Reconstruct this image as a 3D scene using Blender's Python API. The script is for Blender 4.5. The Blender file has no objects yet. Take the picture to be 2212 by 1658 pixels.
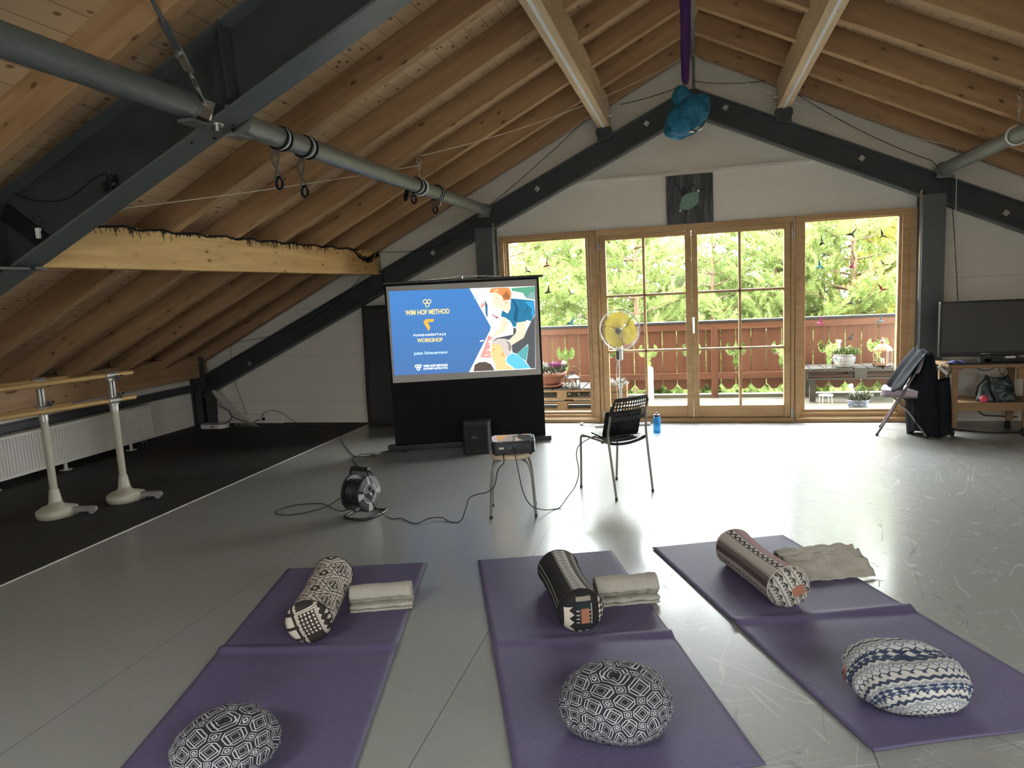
import bpy, math, random
from math import sin, cos, pi, radians, sqrt
from mathutils import Vector, Matrix, noise
V = Vector
random.seed(7)
SC = bpy.context.scene
COL = SC.collection

# ------------------------------------------------------------------ mesh builder
class MB:
    def __init__(s):
        s.v = []; s.f = []; s.m = []; s.uv = {}; s.sm = []
    def add(s, vs, fs, mi=0, smooth=False, uvs=None):
        b = len(s.v)
        s.v += [tuple(p) for p in vs]
        for f in fs:
            s.f.append(tuple(i + b for i in f)); s.m.append(mi); s.sm.append(smooth)
        if uvs:
            for i, q in enumerate(uvs): s.uv[b + i] = q
        return s
    def box(s, x0, x1, y0, y1, z0, z1, mi=0):
        vs = [(x, y, z) for x in (x0, x1) for y in (y0, y1) for z in (z0, z1)]
        return s.add(vs, [(0, 1, 3, 2), (4, 6, 7, 5), (0, 4, 5, 1), (2, 3, 7, 6), (0, 2, 6, 4), (1, 5, 7, 3)], mi)
    def obox(s, c, ax, ay, az, hx, hy, hz, mi=0):
        c = V(c); ax = V(ax).normalized() * hx; ay = V(ay).normalized() * hy; az = V(az).normalized() * hz
        vs = [c + ax * i + ay * j + az * k for i in (-1, 1) for j in (-1, 1) for k in (-1, 1)]
        return s.add(vs, [(0, 1, 3, 2), (4, 6, 7, 5), (0, 4, 5, 1), (2, 3, 7, 6), (0, 2, 6, 4), (1, 5, 7, 3)], mi)
    def bar(s, p0, p1, w, h, up=(0, 0, 1), mi=0):
        p0 = V(p0); p1 = V(p1); d = (p1 - p0); L = d.length; d.normalize()
        side = d.cross(V(up)).normalized(); u = side.cross(d)
        return s.obox((p0 + p1) / 2, d, side, u, L / 2, w / 2, h / 2, mi)
    def cyl(s, p0, p1, r0, r1=None, n=16, mi=0, cap=True):
        r1 = r0 if r1 is None else r1
        p0 = V(p0); p1 = V(p1); d = (p1 - p0).normalized()
        a = d.cross(V((0, 0, 1)) if abs(d.z) < .9 else V((1, 0, 0))).normalized(); b = d.cross(a)
        vs = []
        for p, r in ((p0, r0), (p1, r1)):
            vs += [p + (a * cos(2 * pi * i / n) + b * sin(2 * pi * i / n)) * r for i in range(n)]
        s.add(vs, [(i, (i + 1) % n, n + (i + 1) % n, n + i) for i in range(n)], mi, True)
        if cap:
            s.add(vs[:n], [tuple(range(n))[::-1]], mi); s.add(vs[n:], [tuple(range(n))], mi)
        return s
    def tube(s, path, r, n=8, mi=0, closed=False, cap=True):
        P = [V(p) for p in path]; N = len(P)
        R = r if hasattr(r, '__len__') else [r] * N
        vs = []; prev = None
        for i, p in enumerate(P):
            if closed: d = P[(i + 1) % N] - P[i - 1]
            else: d = P[min(i + 1, N - 1)] - P[max(i - 1, 0)]
            d.normalize()
            if prev is None:
                a = d.cross(V((0, 0, 1)) if abs(d.z) < .9 else V((1, 0, 0))).normalized()
            else:
                a = (prev - d * prev.dot(d)).normalized()
            prev = a; b = d.cross(a)
            vs += [p + (a * cos(2 * pi * k / n) + b * sin(2 * pi * k / n)) * R[i] for k in range(n)]
        fs = []
        M = N if closed else N - 1
        for i in range(M):
            j = (i + 1) % N
            fs += [(i * n + k, i * n + (k + 1) % n, j * n + (k + 1) % n, j * n + k) for k in range(n)]
        s.add(vs, fs, mi, True)
        if cap and not closed:
            s.add(vs[:n], [tuple(range(n))[::-1]], mi); s.add(vs[-n:], [tuple(range(n))], mi)
        return s
    def lathe(s, prof, c=(0, 0, 0), n=24, mi=0, sx=1, sy=1, caps=True):
        c = V(c); vs = []
        for r, z in prof:
            vs += [c + V((r * cos(2 * pi * i / n) * sx, r * sin(2 * pi * i / n) * sy, z)) for i in range(n)]
        fs = []
        for k in range(len(prof) - 1):
            fs += [(k * n + i, k * n + (i + 1) % n, (k + 1) * n + (i + 1) % n, (k + 1) * n + i) for i in range(n)]
        s.add(vs, fs, mi, True)
        if caps:
            s.add(vs[:n], [tuple(range(n))[::-1]], mi); s.add(vs[-n:], [tuple(range(n))], mi)
        return s
    def prism(s, poly, t0, t1, fn=None, mi=0):
        fn = fn or (lambda a, b, t: (a, t, b))
        n = len(poly)
        v0 = [fn(a, b, t0) for a, b in poly]; v1 = [fn(a, b, t1) for a, b in poly]
        s.add(v0, [tuple(range(n))], mi); s.add(v1, [tuple(range(n))[::-1]], mi)
        s.add(v0 + v1, [(i, (i + 1) % n, n + (i + 1) % n, n + i) for i in range(n)], mi)
        return s
    def flat(s, poly, fn, mi=0):
        return s.add([fn(a, b) for a, b in poly], [tuple(range(len(poly)))], mi)
    def grid(s, fn, nu, nv, mi=0, uvf=None, smooth=True, wrapu=False):
        vs = []; uvs = []
        for j in range(nv + 1):
            for i in range(nu + (0 if wrapu else 1)):
                vs.append(fn(i / nu, j / nv)); uvs.append(uvf(i / nu, j / nv) if uvf else (i / nu, j / nv))
        w = nu if wrapu else nu + 1
        fs = [(j * w + i, j * w + (i + 1) % w, (j + 1) * w + (i + 1) % w, (j + 1) * w + i)
              for j in range(nv) for i in range(nu)]
        return s.add(vs, fs, mi, smooth, uvs)
    def ball(s, c, r, n=16, m=10, mi=0):
        c = V(c); r = (r, r, r) if not hasattr(r, '__len__') else r
        return s.grid(lambda u, v: c + V((r[0] * sin(pi * v) * cos(2 * pi * u), r[1] * sin(pi * v) * sin(2 * pi * u), r[2] * cos(pi * v))),
                      n, m, mi, wrapu=True)
    def build(s, name, mats, parent=None, label=None, bevel=0, sub=0, solid=0):
        me = bpy.data.meshes.new(name)
        me.from_pydata(s.v, [], s.f)
        mats = mats if isinstance(mats, (list, tuple)) else [mats]
        for m in mats: me.materials.append(m)
        me.polygons.foreach_set('material_index', s.m)
        me.polygons.foreach_set('use_smooth', s.sm)
        if s.uv:
            l = me.uv_layers.new(name='UVMap')
            for lp in me.loops: l.data[lp.index].uv = s.uv.get(lp.vertex_index, (0, 0))
        me.validate(); me.update()
        o = bpy.data.objects.new(name, me); COL.objects.link(o)
        if parent: o.parent = parent
        if label: o['label'] = label
        if bevel:
            b = o.modifiers.new('b', 'BEVEL'); b.width = bevel; b.segments = 2; b.limit_method = 'ANGLE'; b.angle_limit = .7
        if solid:
            b = o.modifiers.new('t', 'SOLIDIFY'); b.thickness = solid; b.offset = 0
        if sub:
            b = o.modifiers.new('s', 'SUBSURF'); b.levels = sub; b.render_levels = sub
        return o

def tag(o, label, cat, group=None):
    o['label'] = label; o['category'] = cat
    if group: o['group'] = group
    return o
def thing(name, label, cat, loc=(0, 0, 0), rz=0, group=None):
    o = bpy.data.objects.new(name, None); COL.objects.link(o)
    o.location = loc; o.rotation_euler = (0, 0, rz); o.empty_display_size = .05
    return tag(o, label, cat, group)
def struct(o, label=None):
    o['kind'] = 'structure'
    if label: o['label'] = label
    return o
def dup(root, loc, rz, label, group=None, sc=None):
    r = root.copy(); COL.objects.link(r); r.location = loc; r.rotation_euler = (0, 0, rz); r['label'] = label
    if group: r['group'] = group
    if sc: r.scale = sc
    for ch in list(root.children):
        c = ch.copy(); COL.objects.link(c); c.parent = r
        for g in ch.children:
            d = g.copy(); COL.objects.link(d); d.parent = c
    return r
def smoothpath(pts, k=6):
    P = [V(p) for p in pts]; out = []
    for i in range(len(P) - 1):
        a = P[max(i - 1, 0)]; b = P[i]; c = P[i + 1]; d = P[min(i + 2, len(P) - 1)]
        for j in range(k):
            t = j / k
            out.append(.5 * ((2 * b) + (c - a) * t + (2 * a - 5 * b + 4 * c - d) * t * t + (3 * b - a - 3 * c + d) * t ** 3))
    out.append(P[-1]); return out
def sagline(a, b, sag, n=14):
    a = V(a); b = V(b)
    return [a.lerp(b, i / n) - V((0, 0, sag * 4 * (i / n) * (1 - i / n))) for i in range(n + 1)]

# ------------------------------------------------------------------ material expressions
class X:
    def __init__(s, nt, k): s.nt = nt; s.k = k
    def _m(s, op, *a):
        n = s.nt.nodes.new('ShaderNodeMath'); n.operation = op
        for i, q in enumerate(a):
            if isinstance(q, X): s.nt.links.new(q.k, n.inputs[i])
            else: n.inputs[i].default_value = q
        return X(s.nt, n.outputs[0])
    def __add__(s, o): return s._m('ADD', s, o)
    def __radd__(s, o): return s._m('ADD', o, s)
    def __sub__(s, o): return s._m('SUBTRACT', s, o)
    def __rsub__(s, o): return s._m('SUBTRACT', o, s)
    def __mul__(s, o): return s._m('MULTIPLY', s, o)
    def __rmul__(s, o): return s._m('MULTIPLY', o, s)
    def __truediv__(s, o): return s._m('DIVIDE', s, o)
    def gt(s, o): return s._m('GREATER_THAN', s, o)
    def lt(s, o): return s._m('LESS_THAN', s, o)
    def fr(s): return s._m('FRACT', s)
    def ab(s): return s._m('ABSOLUTE', s)
    def fl(s): return s._m('FLOOR', s)
    def mn(s, o): return s._m('MINIMUM', s, o)
    def mx(s, o): return s._m('MAXIMUM', s, o)
    def pw(s, o): return s._m('POWER', s, o)
    def band(s, a, b): return s.gt(a) * s.lt(b)
    def clamp(s):
        return s.mx(0.0).mn(1.0)

class Mat:
    def __init__(s, name, rough=.5, metal=0., spec=.5, color=(.5, .5, .5)):
        s.m = bpy.data.materials.new(name); s.m.use_nodes = True
        s.nt = s.m.node_tree; s.b = s.nt.nodes['Principled BSDF']
        s.b.inputs['Roughness'].default_value = rough; s.b.inputs['Metallic'].default_value = metal
        s.b.inputs['Specular IOR Level'].default_value = spec
        s.b.inputs['Base Color'].default_value = (*color, 1)
    def coord(s, kind='Object', scale=(1, 1, 1), loc=(0, 0, 0), rand=False):
        n = s.nt.nodes.new('ShaderNodeTexCoord'); k = n.outputs[kind]
        mp = s.nt.nodes.new('ShaderNodeMapping'); mp.inputs['Scale'].default_value = scale; mp.inputs['Location'].default_value = loc
        if rand:
            oi = s.nt.nodes.new('ShaderNodeObjectInfo'); a = s.nt.nodes.new('ShaderNodeVectorMath'); a.operation = 'MULTIPLY_ADD'
            s.nt.links.new(oi.outputs['Random'], a.inputs[0]); a.inputs[1].default_value = (37, 19, 53); s.nt.links.new(k, a.inputs[2]); k = a.outputs[0]
        s.nt.links.new(k, mp.inputs[0]); return mp.outputs[0]
    def xyz(s, vec):
        n = s.nt.nodes.new('ShaderNodeSeparateXYZ'); s.nt.links.new(vec, n.inputs[0]); return [X(s.nt, n.outputs[i]) for i in range(3)]
    def noise(s, vec, scale=5, detail=3, rough=.5, dist=0):
        n = s.nt.nodes.new('ShaderNodeTexNoise'); n.inputs['Scale'].default_value = scale; n.inputs['Detail'].default_value = detail
        n.inputs['Roughness'].default_value = rough; n.inputs['Distortion'].default_value = dist
        s.nt.links.new(vec, n.inputs['Vector']); return X(s.nt, n.outputs['Fac'])
    def voro(s, vec, scale=5, feat='F1', out='Distance', rand=1):
        n = s.nt.nodes.new('ShaderNodeTexVoronoi'); n.feature = feat; n.inputs['Scale'].default_value = scale
        n.inputs['Randomness'].default_value = rand
        s.nt.links.new(vec, n.inputs['Vector']); return X(s.nt, n.outputs[out])
    def wave(s, vec, scale=5, dist=2, detail=2):
        n = s.nt.nodes.new('ShaderNodeTexWave'); n.inputs['Scale'].default_value = scale; n.inputs['Distortion'].default_value = dist
        n.inputs['Detail'].default_value = detail; s.nt.links.new(vec, n.inputs['Vector']); return X(s.nt, n.outputs['Fac'])
    def mix(s, f, a, b):
        n = s.nt.nodes.new('ShaderNodeMix'); n.data_type = 'RGBA'
        for i, q in ((0, f), (6, a), (7, b)):
            if isinstance(q, X): s.nt.links.new(q.k, n.inputs[i])
            elif i == 0: n.inputs[0].default_value = q
            else: n.inputs[i].default_value = (*q, 1)
        return X(s.nt, n.outputs[2])
    def ramp(s, f, stops):
        n = s.nt.nodes.new('ShaderNodeValToRGB'); s.nt.links.new(f.k, n.inputs[0]); e = n.color_ramp.elements
        while len(e) < len(stops): e.new(.5)
        for q, (p, c) in zip(e, stops): q.position = p; q.color = (*c, 1)
        return X(s.nt, n.outputs[0])
    def set(s, key, x): s.nt.links.new(x.k, s.b.inputs[key]); return s
    def bump(s, h, strength=.3, dist=.01):
        n = s.nt.nodes.new('ShaderNodeBump'); n.inputs['Strength'].default_value = strength; n.inputs['Distance'].default_value = dist
        s.nt.links.new(h.k, n.inputs['Height']); s.nt.links.new(n.outputs[0], s.b.inputs['Normal']); return s

def simple(name, c, rough=.5, metal=0., spec=.5, var=.12, sc=12, bump=0.):
    M = Mat(name, rough, metal, spec)
    n = M.noise(M.coord(), sc, 4)
    M.set('Base Color', M.mix(n, tuple(q * (1 - var) for q in c), tuple(min(1, q * (1 + var)) for q in c)))
    if bump: M.bump(M.noise(M.coord(), sc * 12, 2), bump, .004)
    return M.m
def emis(name, c, st=1.):
    M = Mat(name, .6, color=(0.02, .02, .02)); M.b.inputs['Emission Color'].default_value = (*c, 1); M.b.inputs['Emission Strength'].default_value = st * .52
    M.b.inputs['Specular IOR Level'].default_value = 0
    return M.m
def wood(name, a, b, knot=(.10, .045, .02), axis=0, rough=.55, gs=14, kn=1., rand=True, knsc=(4.2, 10, 10)):
    M = Mat(name, rough, spec=.35)
    st = [1.0, 1.0, 1.0]; sc = [gs] * 3; sc[axis] = .9
    v = M.coord('Object', tuple(sc), rand=rand)
    n = M.noise(v, 1.2, 5, .6, .6)
    v2 = M.coord('Object', (1.1, 1.1, 1.1), rand=rand)
    big = M.noise(v2, 1.3, 2)
    ks = [knsc[1]] * 3; ks[axis] = knsc[0]
    kd = M.voro(M.coord('Object', tuple(ks), rand=rand), 1.0)
    core = (kd * -1.0 + .14 * kn) * 14.
    halo = ((kd * -1.0 + .32 * kn) * 3.).clamp() * .35
    c = M.mix((n * 2.4 - .7).clamp(), tuple(q * .86 for q in a), b)
    c = M.mix((big * .5), c, tuple(q * .72 for q in a))
    c = M.mix(halo, c, tuple(q * .5 for q in a))
    c = M.mix(core.clamp() * .85, c, knot)
    M.set('Base Color', c); M.bump(n, .15, .003)
    return M.m

# ------------------------------------------------------------------ materials
m_rafter = wood('pine_rafter', (.38, .22, .105), (.50, .32, .17))
m_purlin = wood('pine_beam', (.62, .45, .27), (.74, .57, .37), kn=.8)
m_glulam = wood('glulam', (.60, .36, .13), (.74, .49, .20), kn=1.15, knsc=(6, 14, 14))
m_wframe = wood('window_pine', (.48, .29, .135), (.58, .38, .19), kn=.5)
m_fence = wood('fence_wood', (0.0828, 0.0290, 0.0150), (0.1255, 0.0478, 0.0239), axis=2, kn=1.0)
m_pallet = wood('pallet_wood', (0.1423, 0.0879, 0.0435), (0.1841, 0.1214, 0.0670), kn=.7)
m_greywood = wood('weathered_wood', (0.0216, 0.0209, 0.0175), (0.0405, 0.0378, 0.0324), kn=.5)
m_cart = wood('cart_wood', (.30, .18, .09), (.38, .24, .125), kn=.4)
def boards():
    M = Mat('roof_boards', .6, spec=.3)
    v = M.coord('Object'); x, y, z = M.xyz(v)
    row = (y / .135).fl(); n = M.noise(M.coord('Object', (.8, 10, 10)), 1.2, 5, .6, .5)
    kd = M.voro(M.coord('Object', (7, 13, 13)), 1.0)
    tone = (row * 12.9898)._m('SINE', row * 12.9898).ab()
    c = M.mix(n, (.58, .40, .235), (.72, .54, .34)); c = M.mix(tone * .35, c, (.40, .25, .13))
    c = M.mix((((kd * -1.0) + .20) * 9.).clamp() * .8, c, (.12, .06, .03))
    g = ((y / .135).fr() - .5).ab().gt(.486)
    M.set('Base Color', M.mix(g * .8, c, (.08, .04, .02))); M.bump(g * -1.0, .5, .004); return M.m
m_boards = boards()
def floor_mat():
    M = Mat('dance_floor', .4, spec=.38)
    v = M.coord('Object'); x, y, z = M.xyz(v)
    big = M.noise(v, .8, 2, .6); fine = M.noise(v, 90, 0)
    def rot(vec, a, st, loc):
        mp = M.nt.nodes.new('ShaderNodeMapping'); M.nt.links.new(vec, mp.inputs[0]); mp.inputs['Rotation'].default_value = (0, 0, a); mp.inputs['Scale'].default_value = (1, 1, 1)
        m2 = M.nt.nodes.new('ShaderNodeMapping'); M.nt.links.new(mp.outputs[0], m2.inputs[0]); m2.inputs['Scale'].default_value = st; m2.inputs['Location'].default_value = loc
        return m2.outputs[0]
    gates = [M.noise(rot(v, a, (1, .45, 1), l), 5.5, 1, .6) for a, l in ((.6, (0, 2, 1)), (1.9, (5, 7, 2)))]
    def scr(a, sc, w, loc, dist, g, cov):
        nn = M.noise(rot(v, a, (1, .10, 1), loc), sc, 0, .4, dist)
        return ((nn - .5).ab() * -1.0 + w).gt(0) * (gates[g].gt(cov) if cov > .5 else gates[g].lt(cov))
    lt = (scr(.3, 9, .008, (1, 2, 0), .3, 0, .54) + scr(1.1, 12, .010, (4, 7, 0), .6, 1, .54) + scr(2.0, 9, .008, (9, 1, 0), .4, 1, .46) + scr(2.7, 14, .012, (3, 5, 0), .8, 0, .46)).clamp()
    dk = scr(2.3, 10, .006, (14, 3, 0), .6, 1, .55) + scr(.1, 12, .006, (5, 13, 0), .9, 0, .45)
    zone = ((x + 1.2) * .5).clamp() * .75 + .25          # the walked-on right side carries more marks
    seam = (((x - .56) / 1.532 + 40.5).fr() - .5).ab()
    sl = seam.lt(.0028); sh = seam.band(.0028, .0062)  # pale highlight beside each seam is put into the colour
    c = M.mix(big, (.235, .238, .222), (.285, .288, .272)); c = M.mix(fine * .25, c, (.17, .17, .155))
    c = M.mix(lt * zone * .36, c, (.44, .44, .42)); c = M.mix(dk * zone * .45, c, (.10, .10, .095))
    c = M.mix(sl * .8, c, (.12, .12, .11)); c = M.mix(sh * .25, c, (.38, .38, .36))
    M.set('Base Color', c)
    M.set('Roughness', big * .12 + .33 + lt * .15)
    M.b.inputs['Coat Weight'].default_value = .4; M.set('Coat Roughness', big * .08 + .09 + lt * .25 * zone + fine * .05)
    h = M.noise(v, 5, 1) * .5 - sl * .8 + sh * .4
    M.bump(h, .20, .004); return M.m
m_floor = floor_mat()
m_dark = simple('black_rubber_floor', (.040, .036, .032), .75, spec=.25, var=.3, sc=3)
def wall_mat(name='white_panel', col=(.70, .675, .61)):
    M = Mat(name, .8, spec=.2)
    v = M.coord('Object'); x, y, z = M.xyz(v)
    n = M.noise(v, 2.2, 4); st = M.noise(M.coord('Object', (1.0, 1.0, 14)), 2.5, 4)
    s = ((z - .284) / .608 + 20.5).fr() - .5
    sl = s.ab().lt(.006) * z.lt(2.0)
    c = M.mix(n * .6, col, tuple(q * .86 for q in col)); c = M.mix((st - .55).clamp() * .8, c, (.50, .46, .38))
    M.set('Base Color', M.mix(sl * .45, c, (.36, .33, .28))); M.bump(n * .4 - sl, .25, .003); return M.m
m_wall = wall_mat(col=(.80, .755, .67))
m_steel = simple('anthracite_steel', (.045, .050, .050), .42, spec=.45, var=.25, sc=6)
m_steel2 = simple('grey_steel', (.095, .108, .106), .42, spec=.4, var=.2, sc=6)
m_pipe = simple('grey_painted_pipe', (.165, .175, .165), .36, spec=.5, var=.15, sc=8)
m_zinc = simple('zinc', (.50, .49, .46), .35, .8, var=.25, sc=30)
m_chrome = simple('chrome', (.7, .7, .7), .18, 1., var=.1)
m_black = simple('black_plastic', (.012, .012, .013), .4, var=.2)
m_blackm = simple('black_matt', (.010, .010, .011), .8, spec=.2, var=.3)
m_white = simple('white_plastic', (.72, .71, .68), .4, var=.04)
m_cream = simple('cream_enamel', (.40, .38, .30), .35, var=.06)
m_rad = simple('radiator_white', (.62, .60, .55), .45, var=.04)
m_gold = simple('gold_bar', (.58, .39, .17), .28, .45, var=.15, sc=40)
m_cord = simple('white_cord', (.62, .58, .52), .8)
m_cable = simple('black_cable', (.014, .013, .013), .45)
m_leather = simple('tan_leather', (.34, .14, .075), .6, var=.2, sc=60)
m_ledlens = simple('led_profile', (.80, .82, .86), .3, var=.04)
m_glass = Mat('window_glass', 0.0, spec=.5, color=(1, 1, 1))
m_glass.b.inputs['Transmission Weight'].default_value = 1; m_glass.b.inputs['IOR'].default_value = 1.08
m_glass = m_glass.m
def thin_glass(name, tint, f=.06):
    m = bpy.data.materials.new(name); m.use_nodes = True; nt = m.node_tree; nt.nodes.clear()
    o = nt.nodes.new('ShaderNodeOutputMaterial'); t = nt.nodes.new('ShaderNodeBsdfTransparent'); g = nt.nodes.new('ShaderNodeBsdfGlossy')
    t.inputs[0].default_value = (*tint, 1); g.inputs['Roughness'].default_value = .02
    mx = nt.nodes.new('ShaderNodeMixShader'); fr = nt.nodes.new('ShaderNodeFresnel'); fr.inputs[0].default_value = 1.0 + f * 6
    nt.links.new(fr.outputs[0], mx.inputs[0]); nt.links.new(t.outputs[0], mx.inputs[1]); nt.links.new(g.outputs[0], mx.inputs[2]); nt.links.new(mx.outputs[0], o.inputs[0])
    return m
m_pane = thin_glass('pane_glass', (.96, .97, .96), .016)
m_bluep = Mat('blue_bottle', .08, color=(.06, .40, .90)); m_bluep.b.inputs['Transmission Weight'].default_value = .5
m_bluep.b.inputs['IOR'].default_value = 1.3; m_bluep = m_bluep.m
def foliage_mat(name, a, b, c, tr=.45):
    m = bpy.data.materials.new(name); m.use_nodes = True; nt = m.node_tree; nt.nodes.clear(); o = nt.nodes.new('ShaderNodeOutputMaterial')
    M = Mat.__new__(Mat); M.m = m; M.nt = nt
    n = M.noise(M.coord('Object'), 3.5, 3); n2 = M.noise(M.coord('Object', (1, 1, 1), (5, 2, 1)), .5, 2)
    col = M.mix((n * 1.8 - .4).clamp(), a, b); col = M.mix((n2 * 2 - .7).clamp(), col, c)
    df = nt.nodes.new('ShaderNodeBsdfDiffuse'); t = nt.nodes.new('ShaderNodeBsdfTranslucent'); mx = nt.nodes.new('ShaderNodeMixShader'); mx.inputs[0].default_value = tr
    nt.links.new(col.k, df.inputs[0]); nt.links.new(col.k, t.inputs[0]); nt.links.new(df.outputs[0], mx.inputs[1]); nt.links.new(t.outputs[0], mx.inputs[2]); nt.links.new(mx.outputs[0], o.inputs[0]); return m
# ------------------------------------------------------------------ camera
CAMZ = 1.6
YAW, PIT, ROL, FPX = 0.257795374, -0.131941198, -0.0513830465, 1516.46512
fw = V((-sin(YAW) * cos(PIT), cos(YAW) * cos(PIT), sin(PIT)))
r0 = V((cos(YAW), sin(YAW), 0)); u0 = r0.cross(fw)
rr = r0 * cos(ROL) + u0 * sin(ROL); uu = rr.cross(fw)
cd = bpy.data.cameras.new('camera'); cam = bpy.data.objects.new('camera', cd); COL.objects.link(cam)
cd.sensor_fit = 'HORIZONTAL'; cd.sensor_width = 36; cd.lens = FPX / 2212 * 36; cd.clip_start = .05; cd.clip_end = 300
cam.matrix_world = Matrix(((rr.x, uu.x, -fw.x, 0), (rr.y, uu.y, -fw.y, 0), (rr.z, uu.z, -fw.z, CAMZ), (0, 0, 0, 1)))
SC.camera = cam

# ------------------------------------------------------------------ room shell
D = 8.22; YB = -4.0; XW = 6.6; ZR = 3.985; SL = .487
cs = 1 / sqrt(1 + SL * SL); sn = SL * cs           # slope direction cos/sin
def slope(side, s, y, h=0):                         # point s metres down the slope, h above the rafter undersides
    return V((side * (s * cs + h * sn), y, ZR - s * sn + h * cs))
struct(MB().box(-4.05, XW, YB, D + .05, -.12, 0).build('floor', m_floor))
struct(MB().box(-XW, -4.065, YB, D + .05, -.12, .001).build('floor_dark', m_dark))
struct(MB().box(-4.066, -4.05, YB, D, -.05, .0035).build('trim_1', simple('edge_tape', (.62, .6, .56), .4)))
# gable wall with the glazed opening (x -2.24..2.24, z 0..2.24)
def wfn(t0=D, t1=D + .3): return lambda a, b, t: (a, t, b)
def zroof(x): return 4.25 - SL * abs(x)
w = MB()
for poly in ([(-XW, -.1), (-2.24, -.1), (-2.24, zroof(2.24)), (-XW, zroof(XW))],
             [(2.24, -.1), (XW, -.1), (XW, zroof(XW)), (2.24, zroof(2.24))],
             [(-2.24, 2.235), (2.24, 2.235), (2.24, zroof(2.24)), (0, zroof(0)), (-2.24, zroof(2.24))]):
    w.prism(poly, D, D + .26)
w.box(-2.24, 2.24, D, D + .26, -.12, -.005)
struct(w.build('wall_front', m_wall))
struct(MB().box(-XW - .2, -XW, YB, D + .2, -.1, .95).build('wall_left', m_wall))
struct(MB().box(XW, XW + .2, YB, D + .2, -.1, 1.1).build('wall_right', m_wall))
w = MB()
BW = (-.65, .65, 1.4, 2.0)                            # unseen window added in the opposite gable for fill light
w.prism([(-XW, -.1), (XW, -.1), (XW, BW[2]), (-XW, BW[2])], YB - .2, YB)
w.prism([(-XW, BW[2]), (BW[0], BW[2]), (BW[0], zroof(BW[0])), (-XW, zroof(XW))], YB - .2, YB)
w.prism([(BW[1], BW[2]), (XW, BW[2]), (XW, zroof(XW)), (BW[1], zroof(BW[1]))], YB - .2, YB)
w.prism([(BW[0], BW[3]), (BW[1], BW[3]), (BW[1], zroof(BW[1])), (0, zroof(0)), (BW[0], zroof(BW[0]))], YB - .2, YB)
struct(w.build('wall_back', m_wall))
# boarded roof; unseen skylight holes added for fill light
SKY = {1: [(2.0, 3.5, -2.2, -1.1), (4.4, 5.8, .2, 1.4)], -1: [(2.0, 3.5, -2.2, -1.1)]}
for side, nm in ((-1, 'ceiling_left'), (1, 'ceiling_right')):
    cuts = sorted(SKY[side], key=lambda q: q[2]); mb = MB()
    def slab(s0, s1, y0, y1):
        # local frame: x along world Y, y down the slope
        mb.add([(yy, ss, hh) for yy in (y0, y1) for ss in (s0, s1) for hh in (.20, .25)],
               [(0, 1, 3, 2), (4, 6, 7, 5), (0, 4, 5, 1), (2, 3, 7, 6), (0, 2, 6, 4), (1, 5, 7, 3)])
    y = YB - .2
    for s0, s1, ya, yb in cuts:
        slab(-.13, 7.6, y, ya); slab(-.13, s0, ya, yb); slab(s1, 7.6, ya, yb); y = yb
    slab(-.13, 7.6, y, D + 1.1)  # unseen overhang past the gable, added to shade the floor by the doors
    o = mb.build(nm, m_boards)
    ex = V((0, 1, 0)); ey = V((side * cs, 0, -sn)); ez = V((side * sn, 0, cs))
    o.matrix_world = Matrix(((ex.x, ey.x, ez.x, 0), (ex.y, ey.y, ez.y, 0), (ex.z, ey.z, ez.z, ZR), (0, 0, 0, 1)))
    struct(o)
    for i, (s0, s1, ya, yb) in enumerate(cuts):
        fr = MB()
        for a0, a1, b0, b1 in ((s0, s1, ya, ya + .05), (s0, s1, yb - .05, yb), (s0, s0 + .05, ya, yb), (s1 - .05, s1, ya, yb)):
            fr.obox(slope(side, (a0 + a1) / 2, (b0 + b1) / 2, .22), V((side * cs, 0, -sn)), V((0, 1, 0)), V((side * sn, 0, cs)), (a1 - a0) / 2, (b1 - b0) / 2, .05)
        struct(fr.build('window_%d' % (3 + i + (side < 0) * 2), m_white))  # frames of the added skylights, out of view
fr = MB()
for x0, x1, z0, z1 in ((BW[0], BW[1], BW[2], BW[2] + .06), (BW[0], BW[1], BW[3] - .06, BW[3]), (BW[0], BW[0] + .06, BW[2], BW[3]), (BW[1] - .06, BW[1], BW[2], BW[3]), (-.04, .04, BW[2], BW[3])):
    fr.box(x0, x1, YB - .15, YB - .07, z0, z1)
struct(fr.build('window_6', m_wframe))  # frame of the added rear window, out of view
def beamo(name, a, b, w, h, m, up, mi=0):
    """a straight timber: local X runs along it"""
    a = V(a); b = V(b); d = (b - a); L = d.length; d.normalize(); side = d.cross(V(up)).normalized(); u = side.cross(d)
    o = MB().box(0, L, -w / 2, w / 2, -h / 2, h / 2).build(name, m, bevel=.004)
    o.matrix_world = Matrix(((d.x, side.x, u.x, a.x), (d.y, side.y, u.y, a.y), (d.z, side.z, u.z, a.z), (0, 0, 0, 1)))
    return o
RY = [8.09, 7.40, 6.70, 5.99, 5.30, 4.56, 3.72, 2.86, 2.1, 1.35, .6]
ords = ['nearest the gable wall', 'second from the gable wall', 'third from the gable wall', 'fourth from the gable wall', 'fifth from the gable wall',
        'sixth from the gable wall', 'just beyond the near steel truss', 'just in front of the near steel truss',
        'second in front of the near steel truss', 'third in front of the near steel truss', 'fourth in front of the near steel truss']
for side, nm in ((-1, 'left'), (1, 'right')):
    for i, y in enumerate(RY):
        s1 = 7.20 if side < 0 else 7.3
        o = beamo('rafter', slope(side, .0, y, .10), slope(side, s1, y, .10), .085, .20, m_rafter, (side * sn, 0, cs))
        tag(o, 'pine rafter on the %s roof slope, %s' % (nm, ords[i]), 'rafter', 'pine rafters under the roof boards')
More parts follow.
